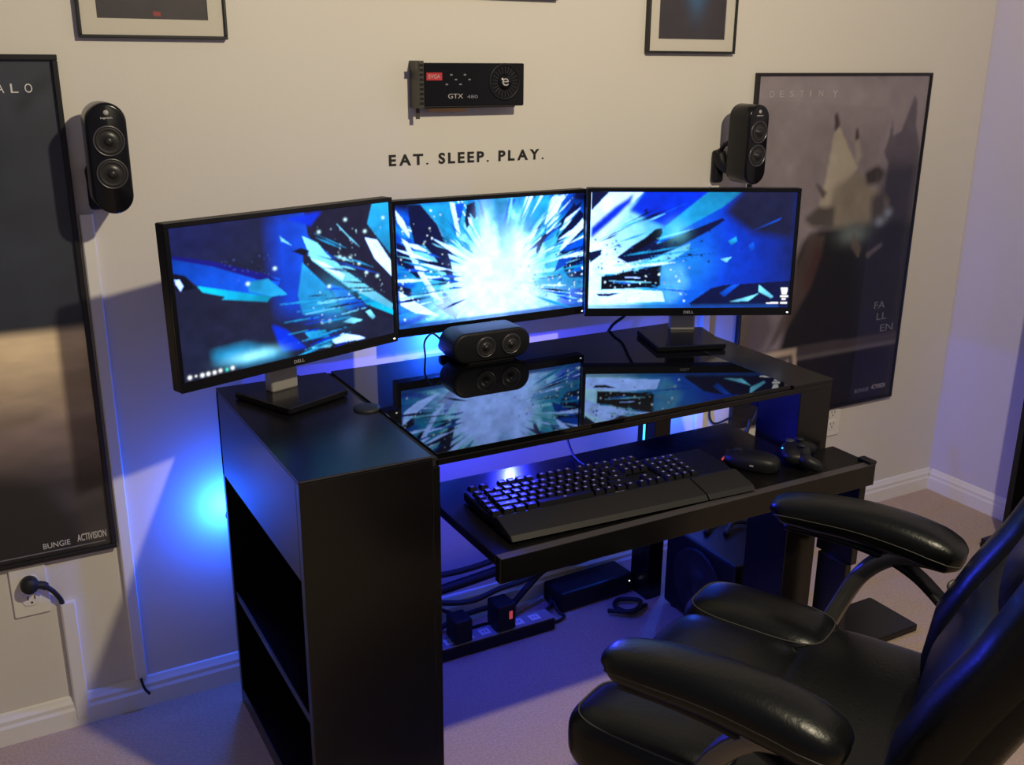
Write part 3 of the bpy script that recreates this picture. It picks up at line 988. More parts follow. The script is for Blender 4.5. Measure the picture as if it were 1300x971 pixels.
def specks(cvs, n, u0, u1, v0, v1, seed, col=(0.8, 1.4, 1.8), size=0.006):
    rng = np.random.RandomState(seed)
    for _ in range(n):
        cu, cw = rng.uniform(u0, u1), rng.uniform(v0, v1)
        s = size * rng.uniform(0.3, 1.0)
        a = rng.uniform(0, 6.28)
        pts = [(cu + s * math.cos(a + q) * rng.uniform(.5, 1.2), cw + 1.77 * s * math.sin(a + q) * rng.uniform(.5, 1.2)) for q in (0, 2.1, 4.2)]
        cvs.fill(pts, np.array(col) * rng.uniform(0.2, 1.0), 0)


def shards(cvs, cu, cw, n, amin, amax, rmin, rmax, cols, seed, width=0.02):
    """splinters pointing away from the burst centre"""
    rng = np.random.RandomState(seed)
    for _ in range(n):
        a = math.radians(rng.uniform(amin, amax))
        r0 = rng.uniform(rmin, rmax)
        ln = rng.uniform(0.08, 0.28)
        wd = width * rng.uniform(0.3, 1.3)
        dx, dy = math.cos(a), -math.sin(a) * 1.3
        px, py = -dy * wd, dx * wd * 1.4
        p0 = (cu + dx * r0, cw + dy * r0)
        p1 = (cu + dx * (r0 + ln), cw + dy * (r0 + ln))
        pm = (cu + dx * (r0 + ln * 0.55), cw + dy * (r0 + ln * 0.55))
        cvs.fill([p0, (pm[0] + px, pm[1] + py), p1, (pm[0] - px * 0.6, pm[1] - py * 0.6)], HUE[cols[rng.randint(len(cols))]], 0)


# left panel
cl = Canvas(SW, SH)
cl.a[:] = (0.013, 0.016, 0.050)
cl.blob(0.0, 0.05, 0.35, 0.25, (0.010, 0.016, 0.12), 1.2, 0.9)
cl.a *= (0.8 + 0.4 * noise2(SW, SH, 8, 5, 4, 2))[..., None]
paint(cl, LEFT[:1], {'haze': 16})
cl.blob(0.60, 0.30, 0.10, 0.35, (0.004, 0.10, 0.90), 1.2, 0.8)
paint(cl, LEFT[1:], {'glow': 7, 'blue2': 2, 'cyan3': 1})
cl.blob(0.30, 0.925, 0.12, 0.045, (0.5, 1.4, 1.8), 1.6, 0.85)
cl.blob(0.70, 0.65, 0.09, 0.16, (0.05, 0.55, 1.0), 1.2, 0.5)
specks(cl, 60, 0.55, 0.98, 0.10, 0.80, 4)
specks(cl, 40, 0.15, 0.42, 0.25, 0.40, 5, (0.1, 0.2, 0.9), 0.005)
for (u, q) in LSPECK:
    cl.blob(u, q, 0.009, 0.012, (1.2, 1.9, 2.2), 1.5, 0.9)
for i, (u, q) in enumerate(LDOTS):
    cl.blob(u, q - 0.008, 0.0075 if i != 1 else 0.004, 0.012 if i != 1 else 0.006, (2.0, 2.1, 2.2) if i != 6 else (0.1, 1.2, 1.0), 1.3, 1.0)
shards(cl, 1.25, 0.72, 34, 140, 185, 0.30, 0.60, ['ice', 'blue1', 'deep', 'cyan1', 'deep'], 51, 0.006)
shards(cl, 1.25, 0.80, 16, 172, 196, 0.28, 0.75, ['deep', 'blue2', 'cyan1'], 52, 0.007)
cl.a *= (0.72 + 0.56 * noise2(SW, SH, 26, 16, 4, 61))[..., None]
cl.a = blur(cl.a, 1)

# middle panel: the burst
cc = Canvas(SW, SH)
du, dv = (cc.u - 0.52) * 1.0, (cc.v - 0.66) * 0.62
rr = np.sqrt(du ** 2 + dv ** 2)
th = np.arctan2(-dv, du)
rng = np.random.RandomState(3)
streak = np.zeros_like(rr)
for k in range(26):
    streak += np.cos(th * rng.randint(4, 60) + rng.uniform(0, 6.28)) * rng.uniform(0.4, 1)
streak = streak / np.abs(streak).max()
nz = noise2(SW, SH, 12, 8, 4, 12)
q = rr * 1.9 + 0.28 * streak * np.clip(rr * 2.5, 0, 1) + 0.45 * (nz - 0.5)
stops = [(0.0, HUE['white']), (0.38, HUE['white']), (0.50, (0.5, 1.5, 2.2)), (0.62, (0.06, 0.65, 1.1)), (0.80, HUE['cyan1']), (1.0, HUE['blue1']), (1.25, HUE['navy'])]
for c_ in range(3):
    cc.a[..., c_] = np.interp(q, [s[0] for s in stops], [s[1][c_] for s in stops])
shards(cc, 0.52, 0.66, 26, 100, 175, 0.20, 0.42, ['navy', 'blue1', 'white', 'ice', 'cyan1'], 6)
shards(cc, 0.52, 0.66, 30, 15, 70, 0.22, 0.46, ['navy', 'blue1', 'white', 'ice', 'navy'], 9)
paint(cc, CENTER, {'cyan1': 5, 'blue2': 2})
shards(cc, 0.52, 0.66, 22, 105, 190, 0.14, 0.45, ['white', 'white', 'navy', 'ice', 'blue1'], 16, 0.012)
shards(cc, 0.52, 0.66, 26, 5, 75, 0.18, 0.48, ['white', 'white', 'navy', 'ice'], 19, 0.011)
specks(cc, 90, 0.0, 0.40, 0.05, 0.95, 24, (1.5, 2.0, 2.3), 0.008)
specks(cc, 60, 0.60, 1.0, 0.55, 0.95, 25, (0.02, 0.15, 0.7), 0.012)
specks(cc, 60, 0.62, 1.0, 0.60, 0.98, 26, (1.5, 2.1, 2.4), 0.012)
cc.blob(0.53, 0.66, 0.17, 0.30, HUE['white'], 1.4, 1.0)
cc.blob(0.54, 0.90, 0.30, 0.16, HUE['white'], 1.4, 0.9)
cc.blob(0.60, 0.45, 0.10, 0.30, HUE['white'], 1.6, 0.6)
cc.blob(0.30, 0.85, 0.16, 0.12, HUE['white'], 1.5, 0.55)
cc.blob(0.45, 0.25, 0.05, 0.25, HUE['white'], 1.6, 0.7)
cc.fill([(0, 0.968), (1, 0.968), (1, 1.01), (0, 1.01)], (0.02, 0.14, 0.45), 1, 0.75)
shards(cc, 0.52, 0.66, 12, 25, 160, 0.26, 0.36, ['ice', 'cyan1', 'blue1', 'cyan1', 'navy'], 71, 0.012)
shards(cc, 0.52, 0.72, 14, 150, 215, 0.16, 0.44, ['white', 'navy', 'cyan1', 'blue1', 'ice'], 72, 0.010)
shards(cc, 0.52, 0.72, 14, -30, 30, 0.20, 0.44, ['white', 'navy', 'cyan1', 'blue1', 'ice'], 73, 0.010)
cc.a *= (0.70 + 0.60 * noise2(SW, SH, 30, 18, 4, 62))[..., None]
cc.a = blur(cc.a, 1)

# right panel
cr = Canvas(SW, SH)
u_, v_ = cr.u, cr.v
t_ = np.clip(u_ + 0.10 * (noise2(SW, SH, 5, 4, 4, 31) - 0.5), 0, 1)
stops = [(0.0, (1.0, 2.1, 3.0)), (0.12, (0.7, 1.5, 2.2)), (0.27, (0.05, 0.55, 1.25)), (0.45, (0.004, 0.15, 1.00)), (0.65, (0.002, 0.050, 0.78)), (0.85, (0.003, 0.030, 0.45)), (1.0, (0.006, 0.018, 0.18))]
for c_ in range(3):
    cr.a[..., c_] = np.interp(t_, [s[0] for s in stops], [s[1][c_] for s in stops])
cr.blob(0.12, 0.42, 0.14, 0.20, HUE['white'], 1.3, 0.7)
cr.blob(0.48, 0.62, 0.14, 0.20, (0.02, 0.35, 1.0), 1.2, 0.5)
paint(cr, RIGHT, {'cyanf': 7, 'dark': 8, 'blue2': 3})
cr.blob(0.30, 0.14, 0.07, 0.10, (0.004, 0.02, 0.60), 1.3, 0.5)
cr.blob(0.42, 0.33, 0.06, 0.10, (0.25, 1.0, 1.2), 1.3, 0.45)
specks(cr, 50, 0.02, 0.45, 0.40, 0.70, 41, (0.02, 0.12, 0.6), 0.012)
specks(cr, 60, 0.0, 0.50, 0.55, 0.95, 42, (1.3, 1.9, 2.2), 0.010)
specks(cr, 26, 0.30, 0.75, 0.22, 0.60, 43, (0.01, 0.02, 0.15), 0.010)
cr.fill([(0, 0.968), (0.95, 0.968), (0.95, 1.01), (0, 1.01)], (0.01, 0.08, 0.40), 1, 0.6)
icons = [s for s in RIGHT if s[0] == 'icon']
shards(cr, -0.35, 0.72, 36, -8, 34, 0.38, 0.75, ['ice', 'blue1', 'navy', 'cyan1', 'white', 'navy'], 81, 0.007)
cr.a *= (0.72 + 0.56 * noise2(SW, SH, 26, 16, 4, 63))[..., None]
cr.a = blur(cr.a, 1)
paint(cr, icons)


# ------------------------------------------------------------------ monitors
def monitor(label, loc, yaw, cvs, base=None, wall_mount=False):
    t = thing('monitor', label, 'monitor', (loc[0], loc[1], 0.752 if not wall_mount else loc[2]), -yaw, 'desk monitors')
    zc = loc[2] - t.location.z
    W2, H2 = 0.2515, 0.151
    hs = obj('housing', box(bm_new(), -W2, W2, 0.0, 0.028, -H2, H2, bev=0.003), M['matte_black'], t)
    hs.location = (0, 0, zc)
    hs.rotation_euler = (-0.026, 0, 0)
    b = bm_new()
    for a in ((-W2, W2, -H2, -H2 + 0.019), (-W2, W2, H2 - 0.009, H2), (-W2, -W2 + 0.009, -H2 + 0.019, H2 - 0.009), (W2 - 0.009, W2, -H2 + 0.019, H2 - 0.009)):
        box(b, a[0], a[1], -0.0035, 0.001, a[2], a[3], bev=0.001, seg=1)
    obj('bezel', b, M['gloss_black'], hs)
    sheet('screen', cvs, -W2 + 0.009, W2 - 0.009, -H2 + 0.019, H2 - 0.009, -0.0012, M['screen'], hs)
    text_obj('logo', 'DELL', -0.012, 0.012, -H2 + 0.006, -H2 + 0.012, -0.0037, M['faint_ink'], hs, 0.0003)
    child_box('power_light', hs, M['white_led'], W2 - 0.013, W2 - 0.0085, -0.0042, -0.0034, -H2 + 0.006, -H2 + 0.0085, bev=0, label='small white power light')
    obj('rear_hump', prism(bm_new(), rrect(-0.14, 0.14, -0.09, 0.09, 0.03, 5), 0.027, 0.045, 'XZ', bev=0.006), M['matte_black'], hs)
    if wall_mount:
        child_box('wall_bracket', t, M['steel'], -0.05, 0.05, 0.040, -loc[1] - 0.001, -0.05, 0.05, bev=0.002)
        return t
    # base plate and neck, given in world terms
    bx, by, byaw, bw, bd = base
    d = Vector((bx - loc[0], by - loc[1], 0))
    d.rotate(Matrix.Rotation(yaw, 3, 'Z'))
    bp = obj('base_plate', prism(bm_new(), rrect(-bw / 2, bw / 2, -bd / 2, bd / 2, 0.006, 4), 0.0, 0.013, 'XY', bev=0.002), M['gloss_black'], t)
    bp.location = d
    bp.rotation_euler = (0, 0, yaw - byaw)
    nk = obj('neck', box(bm_new(), -0.031, 0.031, -0.012, 0.014, 0.012, zc + 0.02, bev=0.004), M['silver'], t, False, 'silver monitor neck')
    nk.location = (0.0, 0.058, 0)
    child_box('neck_collar', t, M['matte_black'], -0.034, 0.034, 0.040, 0.074, zc - H2 - 0.006, zc - H2 + 0.02, bev=0.003)
    return t


monitor('monitor with mostly dark screen beside the cloud poster', (0.330, -0.255, 0.978), -0.303, cl, (0.325, -0.222, -0.40, 0.155, 0.165))
monitor('middle monitor with the white burst filling its screen', (0.859, -0.082, 0.955), -0.003, cc, wall_mount=True)
monitor('monitor with a cyan beam across its screen, next to the spires poster', (1.298, -0.249, 0.965), 0.450, cr, (1.276, -0.255, 0.317, 0.170, 0.160))

# ------------------------------------------------------------------ desk
DT = 0.75
desk = thing('desk', 'black-brown desk with a shelf pedestal, glass inlay and pulled-out keyboard tray', 'desk', (0.80, -0.365, 0))
DK = lambda n, m_, x0, x1, y0, y1, z0, z1, bev=0.0015, label=None, parent=None: child_box(
    n, parent or desk, m_, x0 - 0.80, x1 - 0.80, y0 + 0.365, y1 + 0.365, z0, z1, bev=bev, label=label)
XL, XI, XR, YF, YB = 0.205, 0.456, 1.390, -0.637, -0.090
top = DK('pedestal_top', M['laminate'], XL, 0.441, YF, YB, DT - 0.005, DT, bev=0.0008)
DK('pale_edge', M['laminate_edge'], XL + 0.002, 0.441, YF - 0.0006, YF + 0.0008, DT - 0.0028, DT - 0.0006, bev=0, parent=top)
DK('desk_board', M['laminate'], 0.447, XR, YF, YB, DT - 0.020, DT - 0.008)
DK('glass_inlay', M['black_glass'], 0.452, 1.272, YF + 0.004, YB - 0.002, DT - 0.008, DT + 0.001, bev=0.001, label='black glass inlay in the desktop')
DK('end_strip', M['laminate'], 1.276, XR, YF, YB, DT - 0.008, DT)
DK('groove_strip', M['rubber'], 0.4415, 0.4515, YF, YB, DT - 0.020, DT - 0.004, bev=0)
DK('pedestal_front', M['laminate'], XL, 0.441, YF, YF + 0.020, 0.0, DT - 0.0052)
DK('pedestal_stile', M['laminate'], 0.441, XI, YF, YF + 0.020, 0.0, DT - 0.022)
DK('pedestal_apron', M['laminate'], XL, XL + 0.020, YF + 0.020, YB, 0.560, DT - 0.0052, label='upper side panel of the pedestal')
DK('pedestal_inner_side', M['laminate'], XI - 0.020, XI, YF + 0.020, YB, 0.0, DT - 0.022)
DK('pedestal_back', M['laminate'], XL, XI - 0.020, YB - 0.015, YB, 0.0, DT - 0.0052)
sh = DK('pedestal_shelf', M['laminate'], XL + 0.004, XI - 0.020, YF + 0.020, YB - 0.015, 0.268, 0.286)
DK('pale_edge', M['laminate_edge'], XL + 0.0034, XL + 0.0046, YF + 0.030, YB - 0.020, 0.2835, 0.2862, bev=0, parent=sh)
DK('pedestal_bottom', M['laminate'], XL, XI - 0.020, YF + 0.020, YB - 0.015, 0.0, 0.040)
DK('front_leg', M['laminate'], 1.299, XR, YF, -0.510, 0.0, DT - 0.020)
DK('rear_leg', M['laminate'], 1.285, 1.335, -0.165, YB, 0.0, DT - 0.020)
DK('end_rail', M['laminate'], 1.299, 1.335, -0.510, -0.165, 0.66, DT - 0.020)
gm = obj('grommet', lathe(bm_new(), [(0.026, 0), (0.026, 0.004), (0.020, 0.006), (0, 0.006)], (0.432 - 0.80, -0.355 + 0.365, DT - 0.001), (0, 0, 1), 24), M['rubber'], desk, True)

TZ = 0.600
tray = DK('keyboard_tray', M['laminate'], 0.500, 1.283, -0.757, -0.430, TZ - 0.018, TZ)
DK('tray_wing', M['laminate'], 1.283, 1.392, -0.757, -0.655, TZ - 0.018, TZ, parent=tray)
DK('tray_front', M['laminate'], 0.500, 1.392, -0.775, -0.757, TZ - 0.046, TZ + 0.001, parent=tray)
DK('tray_front_edge', M['laminate_edge'], 0.502, 1.385, -0.7756, -0.7570, TZ + 0.0006, TZ + 0.0016, bev=0, parent=tray)
DK('tray_cap', M['laminate'], 1.374, 1.394, -0.775, -0.740, TZ, TZ + 0.008, parent=tray)
DK('tray_end_panel', M['laminate'], 1.374, 1.392, -0.757, -0.655, 0.360, TZ - 0.018, parent=tray)
DK('tray_leg', M['laminate'], 1.366, 1.383, -0.752, -0.670, 0.002, 0.360, parent=tray)

# ------------------------------------------------------------------ keyboard
KX, KY, KR = 0.815, -0.652, -0.055
kb = thing('keyboard', 'black gaming keyboard with a grey wrist rest on the tray', 'keyboard', (KX, KY, TZ + 0.0020), KR)
obj('body', prism(bm_new(), [(-0.262, -0.030), (0.262, -0.030), (0.270, 0.010), (0.270, 0.100), (-0.270, 0.100), (-0.270, 0.010)], 0.0, 0.018, 'XY', bev=0.003), M['matte_black'], kb)
for x0_, x1_ in ((-0.266, 0.150), (0.1525, 0.262)):
    wr = bm_new()
    prism(wr, [(-0.100, 0.004), (-0.094, 0.001), (-0.030, 0.001), (-0.026, 0.021), (-0.035, 0.024), (-0.092, 0.012)], x0_, x1_, 'YZ', bev=0.002)
    obj('wrist_rest', wr, M['wrist'], kb, False, 'dark grey textured wrist rest')
child_box('space_light', kb, M['key_legend'], -0.012, 0.010, -0.0245, -0.0205, 0.0186, 0.0192, bev=0)


def key_mesh(wu):
    w_ = 0.019 * wu - 0.0026
    d_ = 0.019 - 0.0026
    b = bm_new()
    lo = [(-w_ / 2, -d_ / 2), (w_ / 2, -d_ / 2), (w_ / 2, d_ / 2), (-w_ / 2, d_ / 2)]
    vb = [b.verts.new((x, y, 0)) for x, y in lo]
    vt = [b.verts.new((x - math.copysign(0.0022, x), y - math.copysign(0.0020, y) + 0.0006, 0.0095)) for x, y in lo]
    vi = [b.verts.new((math.copysign(0.0022, x), math.copysign(0.0022, y) + 0.0012, 0.0092)) for x, y in lo]
    for i in range(4):
        j = (i + 1) % 4
        b.faces.new((vb[i], vb[j], vt[j], vt[i]))
        b.faces.new((vt[i], vt[j], vi[j], vi[i]))
    f = b.faces.new(vi)
    f.material_index = 1
    me = bpy.data.meshes.new('key')
    b.to_mesh(me)
    b.free()
    me.materials.append(M['key'])
    me.materials.append(M['key_legend'])
    return me


KEYS = {}


def key(xu, row, wu=1.0):
    if wu not in KEYS:
        KEYS[wu] = key_mesh(wu)
    o = bpy.data.objects.new('key', KEYS[wu])
    COL.objects.link(o)
    o.parent = kb
    o.location = (-0.245 + 0.019 * (xu + wu / 2), -0.014 + row * 0.019, 0.018 + row * 0.0012)


ROWS = [
    [1.25, 1.25, 1.25, 6.25, 1.25, 1.25, 1.25, 1.25],
    [2.25] + [1] * 10 + [2.75],
    [1.75] + [1] * 11 + [2.25],
    [1.5] + [1] * 12 + [1.5],
    [1] * 13 + [2],
]
for r_, row in enumerate(ROWS):
    x = 0.0
    for wu in row:
        key(x, r_, wu)
        x += wu
for x in (0, 2, 3, 4, 5, 6.5, 7.5, 8.5, 9.5, 11, 12, 13, 14):
    key(x, 5.25)
for x in (15.25, 16.25, 17.25):
    for r_ in (3, 4, 5.25):
        key(x, r_)
    key(x, 0)
key(16.25, 1)
for r_ in (0, 1, 2, 3, 4):
    for x in (18.5, 19.5, 20.5, 21.5):
        key(x, r_)
for r_ in (0, 1, 2, 3, 4, 5.25):
    key(-1.2, r_)

# mouse and gamepad on the tray
ms = thing('mouse', 'black gaming mouse with a dim red light on the tray', 'mouse', (1.152, -0.664, TZ + 0.0005), 0.535)
b = cushion(bm_new(), (0, 0, 0.012), (0.032, 0.058, 0.022), 0.75, 0.7, 32, 16, lambda c: (c.x * (1.0 - 1.6 * abs(c.y) * 0.8), c.y, max(0.0, c.z * (1.0 + 1.2 * (-c.y)) if c.z > 0 else 0.0)))
obj('shell', b, M['matte_black'], ms, True)
child_box('wheel', ms, M['rubber'], -0.004, 0.004, 0.022, 0.040, 0.026, 0.036, bev=0.002)
child_box('button_gap', ms, M['rubber'], -0.0008, 0.0008, 0.040, 0.058, 0.020, 0.0285, bev=0)
child_box('glow_strip', ms, M['red_led'], -0.012, 0.012, 0.0595, 0.0615, 0.006, 0.010, bev=0)
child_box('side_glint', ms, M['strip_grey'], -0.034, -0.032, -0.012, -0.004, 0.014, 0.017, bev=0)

gp = thing('gamepad', 'black game controller resting on the tray against the desk leg', 'gamepad', (1.248, -0.688, TZ + 0.0005), 0.9)
b = cushion(bm_new(), (0, 0, 0.022), (0.045, 0.030, 0.018), 0.8, 0.7, 30, 14)
obj('shell', b, M['matte_black'], gp, True)
for s in (-1, 1):
    obj('grip', loft(bm_new(), [((s * 0.036, -0.005, 0.022), (1, 0, 0), (0, 0, 1), 0.017, 0.015, 0.9), ((s * 0.044, -0.022, 0.019), (1, 0, 0), (0, 0, 1), 0.015, 0.015, 0.9), ((s * 0.050, -0.042, 0.014), (1, 0, 0), (0, 0, 1), 0.012, 0.012, 0.9), ((s * 0.052, -0.050, 0.013), (1, 0, 0), (0, 0, 1), 0.005, 0.006, 1.0)], 14), M['matte_black'], gp, True)
    obj('thumbstick', lathe(bm_new(), [(0.005, 0.0), (0.004, 0.006), (0.008, 0.008), (0.008, 0.010), (0, 0.009)], (s * 0.018, -0.008, 0.038), (0, 0, 1), 14), M['rubber'], gp, True)
obj('button_pad', lathe(bm_new(), [(0.010, 0), (0.010, 0.002), (0, 0.003)], (0.030, 0.010, 0.037), (0, 0, 1), 14), M['dark_grey'], gp, True)
child_box('status_light', gp, M['led'], -0.003, 0.0, 0.026, 0.029, 0.030, 0.032, bev=0)

# ------------------------------------------------------------------ under the desk
sub = thing('subwoofer', 'black box subwoofer on the carpet under the desk end', 'subwoofer', (1.44, -0.335, 0))
obj('cabinet', box(bm_new(), -0.125, 0.125, -0.135, 0.135, 0.012, 0.235, bev=0.008), M['matte_black'], sub)
for sx in (-0.1, 0.1):
    for sy in (-0.11, 0.11):
        obj('foot', lathe(bm_new(), [(0.014, 0), (0.016, 0.013), (0, 0.013)], (sx, sy, 0), (0, 0, 1), 14), M['rubber'], sub, True)
obj('woofer_ring', lathe(bm_new(), [(0.095, 0), (0.095, 0.006), (0.085, 0.007), (0.07, -0.004)], (-0.125, 0, 0.125), (-1, 0, 0), 32), M['rubber'], sub, True)
obj('woofer_cone', lathe(bm_new(), [(0.082, 0.003), (0.04, 0.0), (0.036, 0.004), (0, 0.010)], (-0.125, 0, 0.125), (-1, 0, 0), 32), M['cone'], sub, True)

ps = thing('power_strip', 'grey-topped power strip on the carpet under the desk', 'power strip', (0.83, -0.150, 0), 0.0)
obj('strip_body', box(bm_new(), -0.160, 0.160, -0.026, 0.026, 0.001, 0.034, bev=0.004), M['matte_black'], ps)
child_box('strip_face', ps, M['strip_grey'], -0.158, 0.158, -0.024, 0.024, 0.0335, 0.0365, bev=0.001, label='grey top face')
for k in range(6):
    s = child_box('socket', ps, M['plate'], -0.142 + k * 0.048, -0.114 + k * 0.048, -0.013, 0.013, 0.0360, 0.0375, bev=0.0005)
    for dx in (-0.004, 0.004):
        child_box('slot', s, M['ink'], -0.128 + k * 0.048 + dx - 0.001, -0.128 + k * 0.048 + dx + 0.001, -0.004, 0.004, 0.0373, 0.0379, bev=0)


def plug_brick(label, x, y, z, sx, sy, sz, led=None):
    t = thing('power_adapter', label, 'power adapter', (x, y, z))
    obj('case', box(bm_new(), -sx, sx, -sy, sy, 0, sz, bev=0.005), M['matte_black'], t)
    if led:
        child_box('status_light', t, led, sx - 0.014, sx - 0.010, -sy - 0.0006, -sy + 0.001, sz * 0.6, sz * 0.6 + 0.004, bev=0)
    child_box('prong_plate', t, M['rubber'], -sx * 0.6, sx * 0.6, -sy * 0.6, sy * 0.6, -0.002, 0.001, bev=0)
    return t


plug_brick('black plug-in adapter at the pedestal end of the power strip', 0.728, -0.150, 0.0395, 0.024, 0.028, 0.062)
ad = plug_brick('black plug-in adapter with a red light on the middle of the power strip', 0.848, -0.146, 0.0395, 0.026, 0.030, 0.070)
child_box('red_light', ad, M['red_led'], 0.006, 0.015, -0.0308, -0.0298, 0.030, 0.052, bev=0)
ad2 = thing('power_brick', 'flat black power brick with a white light on the carpet under the tray', 'power brick', (1.165, -0.065, 0), 0.04)
obj('case', box(bm_new(), -0.125, 0.115, -0.050, 0.040, 0.002, 0.058, bev=0.008), M['matte_black'], ad2)
child_box('status_light', ad2, M['white_led'], 0.098, 0.1015, -0.0506, -0.0496, 0.036, 0.039, bev=0)
child_box('lid_line', ad2, M['rubber'], -0.122, 0.112, -0.0504, -0.0495, 0.028, 0.030, bev=0)


def cable(label, pts, r=0.004, n=7, material='rubber'):
    o = obj('cable', tube(bm_new(), pts, r, n, 7), M[material], None, True)
    return tag(o, label, 'cable')


cable('black cable looping behind the power strip to the pedestal', [(0.470, -0.06, 0.10), (0.58, -0.07, 0.07), (0.66, -0.09, 0.11), (0.728, -0.112, 0.085), (0.76, -0.10, 0.03), (0.84, -0.085, 0.012), (1.0, -0.10, 0.012), (1.04, -0.075, 0.03)], 0.005)
cable('thick black cable bundle sagging along the wall above the power strip', [(0.462, -0.040, 0.150), (0.60, -0.050, 0.120), (0.80, -0.060, 0.135), (0.98, -0.055, 0.150), (1.16, -0.045, 0.160), (1.27, -0.045, 0.180)], 0.013, 9)
cable('second black cable draped over the adapters on the power strip', [(0.60, -0.070, 0.150), (0.70, -0.105, 0.122), (0.78, -0.115, 0.110), (0.86, -0.113, 0.122), (0.95, -0.085, 0.110), (1.05, -0.060, 0.120), (1.20, -0.050, 0.140)], 0.007)
cable('black cable curling on the carpet between strip and brick', [(0.96, -0.105, 0.006), (1.00, -0.150, 0.006), (1.04, -0.140, 0.006), (1.035, -0.120, 0.010), (1.034, -0.090, 0.030)], 0.004)
cable('thin black cord dropping from the desk edge to the keyboard', [(0.905, -0.300, 0.722), (0.890, -0.320, 0.68), (0.862, -0.420, 0.612), (0.846, -0.480, 0.606), (0.838, -0.540, 0.612)], 0.0025)
cable('black cord curving beside the white cable cover at the desk end', [(1.60, -0.004, 0.47), (1.603, -0.006, 0.42), (1.63, -0.006, 0.40), (1.70, -0.006, 0.415), (1.76, -0.006, 0.42)], 0.003)
cable('black cable from the monitor with the cyan beam to the desk back', [(1.210, -0.165, 0.830), (1.215, -0.130, 0.812), (1.215, -0.100, 0.785), (1.19, -0.085, 0.758), (1.17, -0.072, 0.70)], 0.004)
cable('thin black wires hooked at the end of the centre speaker', [(0.708, -0.125, 0.790), (0.685, -0.115, 0.812), (0.672, -0.100, 0.790), (0.680, -0.085, 0.750), (0.690, -0.070, 0.700)], 0.0022)
cable('black cable rising from the subwoofer top toward the tray', [(1.40, -0.250, 0.236), (1.44, -0.235, 0.262), (1.52, -0.190, 0.300), (1.60, -0.150, 0.380), (1.66, -0.110, 0.440)], 0.005)
cable('second black cable rising beside the one on the subwoofer', [(1.45, -0.205, 0.236), (1.51, -0.160, 0.270), (1.59, -0.110, 0.320), (1.68, -0.080, 0.400), (1.74, -0.060, 0.450)], 0.005)
cable('black cable heap lying across the subwoofer top', [(1.36, -0.300, 0.242), (1.42, -0.260, 0.250), (1.50, -0.250, 0.262), (1.56, -0.280, 0.246), (1.53, -0.330, 0.242), (1.46, -0.300, 0.252), (1.40, -0.330, 0.242)], 0.007)


cable('black cable coiled on the carpet in front of the rear desk leg', [(1.26, -0.20, 0.010), (1.20, -0.21, 0.010), (1.18, -0.17, 0.012), (1.21, -0.145, 0.012), (1.25, -0.185, 0.018), (1.20, -0.225, 0.022), (1.15, -0.180, 0.012)], 0.006)
cable('black cable hanging between pedestal and rear leg above the bundle', [(0.470, -0.045, 0.24), (0.60, -0.052, 0.185), (0.78, -0.055, 0.165), (0.98, -0.055, 0.185), (1.16, -0.050, 0.205), (1.28, -0.050, 0.25)], 0.008)
cable('black cable slumped behind the flat power brick', [(0.92, -0.050, 0.010), (0.98, -0.045, 0.060), (1.06, -0.018, 0.085), (1.16, -0.018, 0.080), (1.26, -0.030, 0.100)], 0.009)
cable('black cable crossing the carpet behind the power strip', [(0.474, -0.17, 0.009), (0.56, -0.10, 0.008), (0.68, -0.075, 0.020), (0.80, -0.045, 0.030), (0.95, -0.030, 0.020)], 0.007)


def led_puck(label, loc, watts, axis=(0, 1, 0), color=(0.010, 0.095, 1.0), back=0.020, stem=False):
    t = thing('led_puck', label, 'light', loc, 0, 'blue lights behind the desk')
    obj('case', lathe(bm_new(), [(0, -back), (0.016, -back), (0.016, 0.002), (0.013, 0.004)], (0, 0, 0), axis, 20), M['matte_black'], t, True)
    obj('diffuser', lathe(bm_new(), [(0.013, 0.003), (0.009, 0.0055), (0, 0.006)], (0, 0, 0), axis, 20), M['led'], t, True, 'glowing blue diffuser')
    if stem:
        child_box('wall_stem', t, M['matte_black'], -0.004, 0.004, -0.012, -loc[1] - 0.0005, 0.015, 0.021, bev=0)
    p = Vector(axis).normalized() * 0.016
    point_light('led_light', p, watts, color, 0.006, t)
    return t


led_puck('blue light fixed behind the shelf pedestal', (0.224, -0.066, 0.450), 4.8)
led_puck('blue light fixed at the desk back under the middle monitor', (0.735, -0.072, 0.768), 2.4)
led_puck('blue light fixed behind the rear desk leg', (1.475, -0.068, 0.540), 5.0, stem=True)
led_puck('blue light fixed under the desktop facing the carpet', (0.800, -0.270, 0.722), 11.0, (0, 0, -1), (0.03, 0.04, 1.0), 0.007)

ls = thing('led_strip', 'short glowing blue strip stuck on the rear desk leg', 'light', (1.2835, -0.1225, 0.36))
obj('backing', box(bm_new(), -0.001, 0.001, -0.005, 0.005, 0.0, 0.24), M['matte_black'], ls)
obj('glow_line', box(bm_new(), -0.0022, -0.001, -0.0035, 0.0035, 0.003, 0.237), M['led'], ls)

fb = obj('floor_board', prism(bm_new(), rrect(1.47, 1.812, -0.625, -0.465, 0.008, 4), 0.001, 0.018, 'XY', bev=0.002), M['laminate'])
tag(fb, 'flat black board lying on the carpet beside the desk end', 'board')

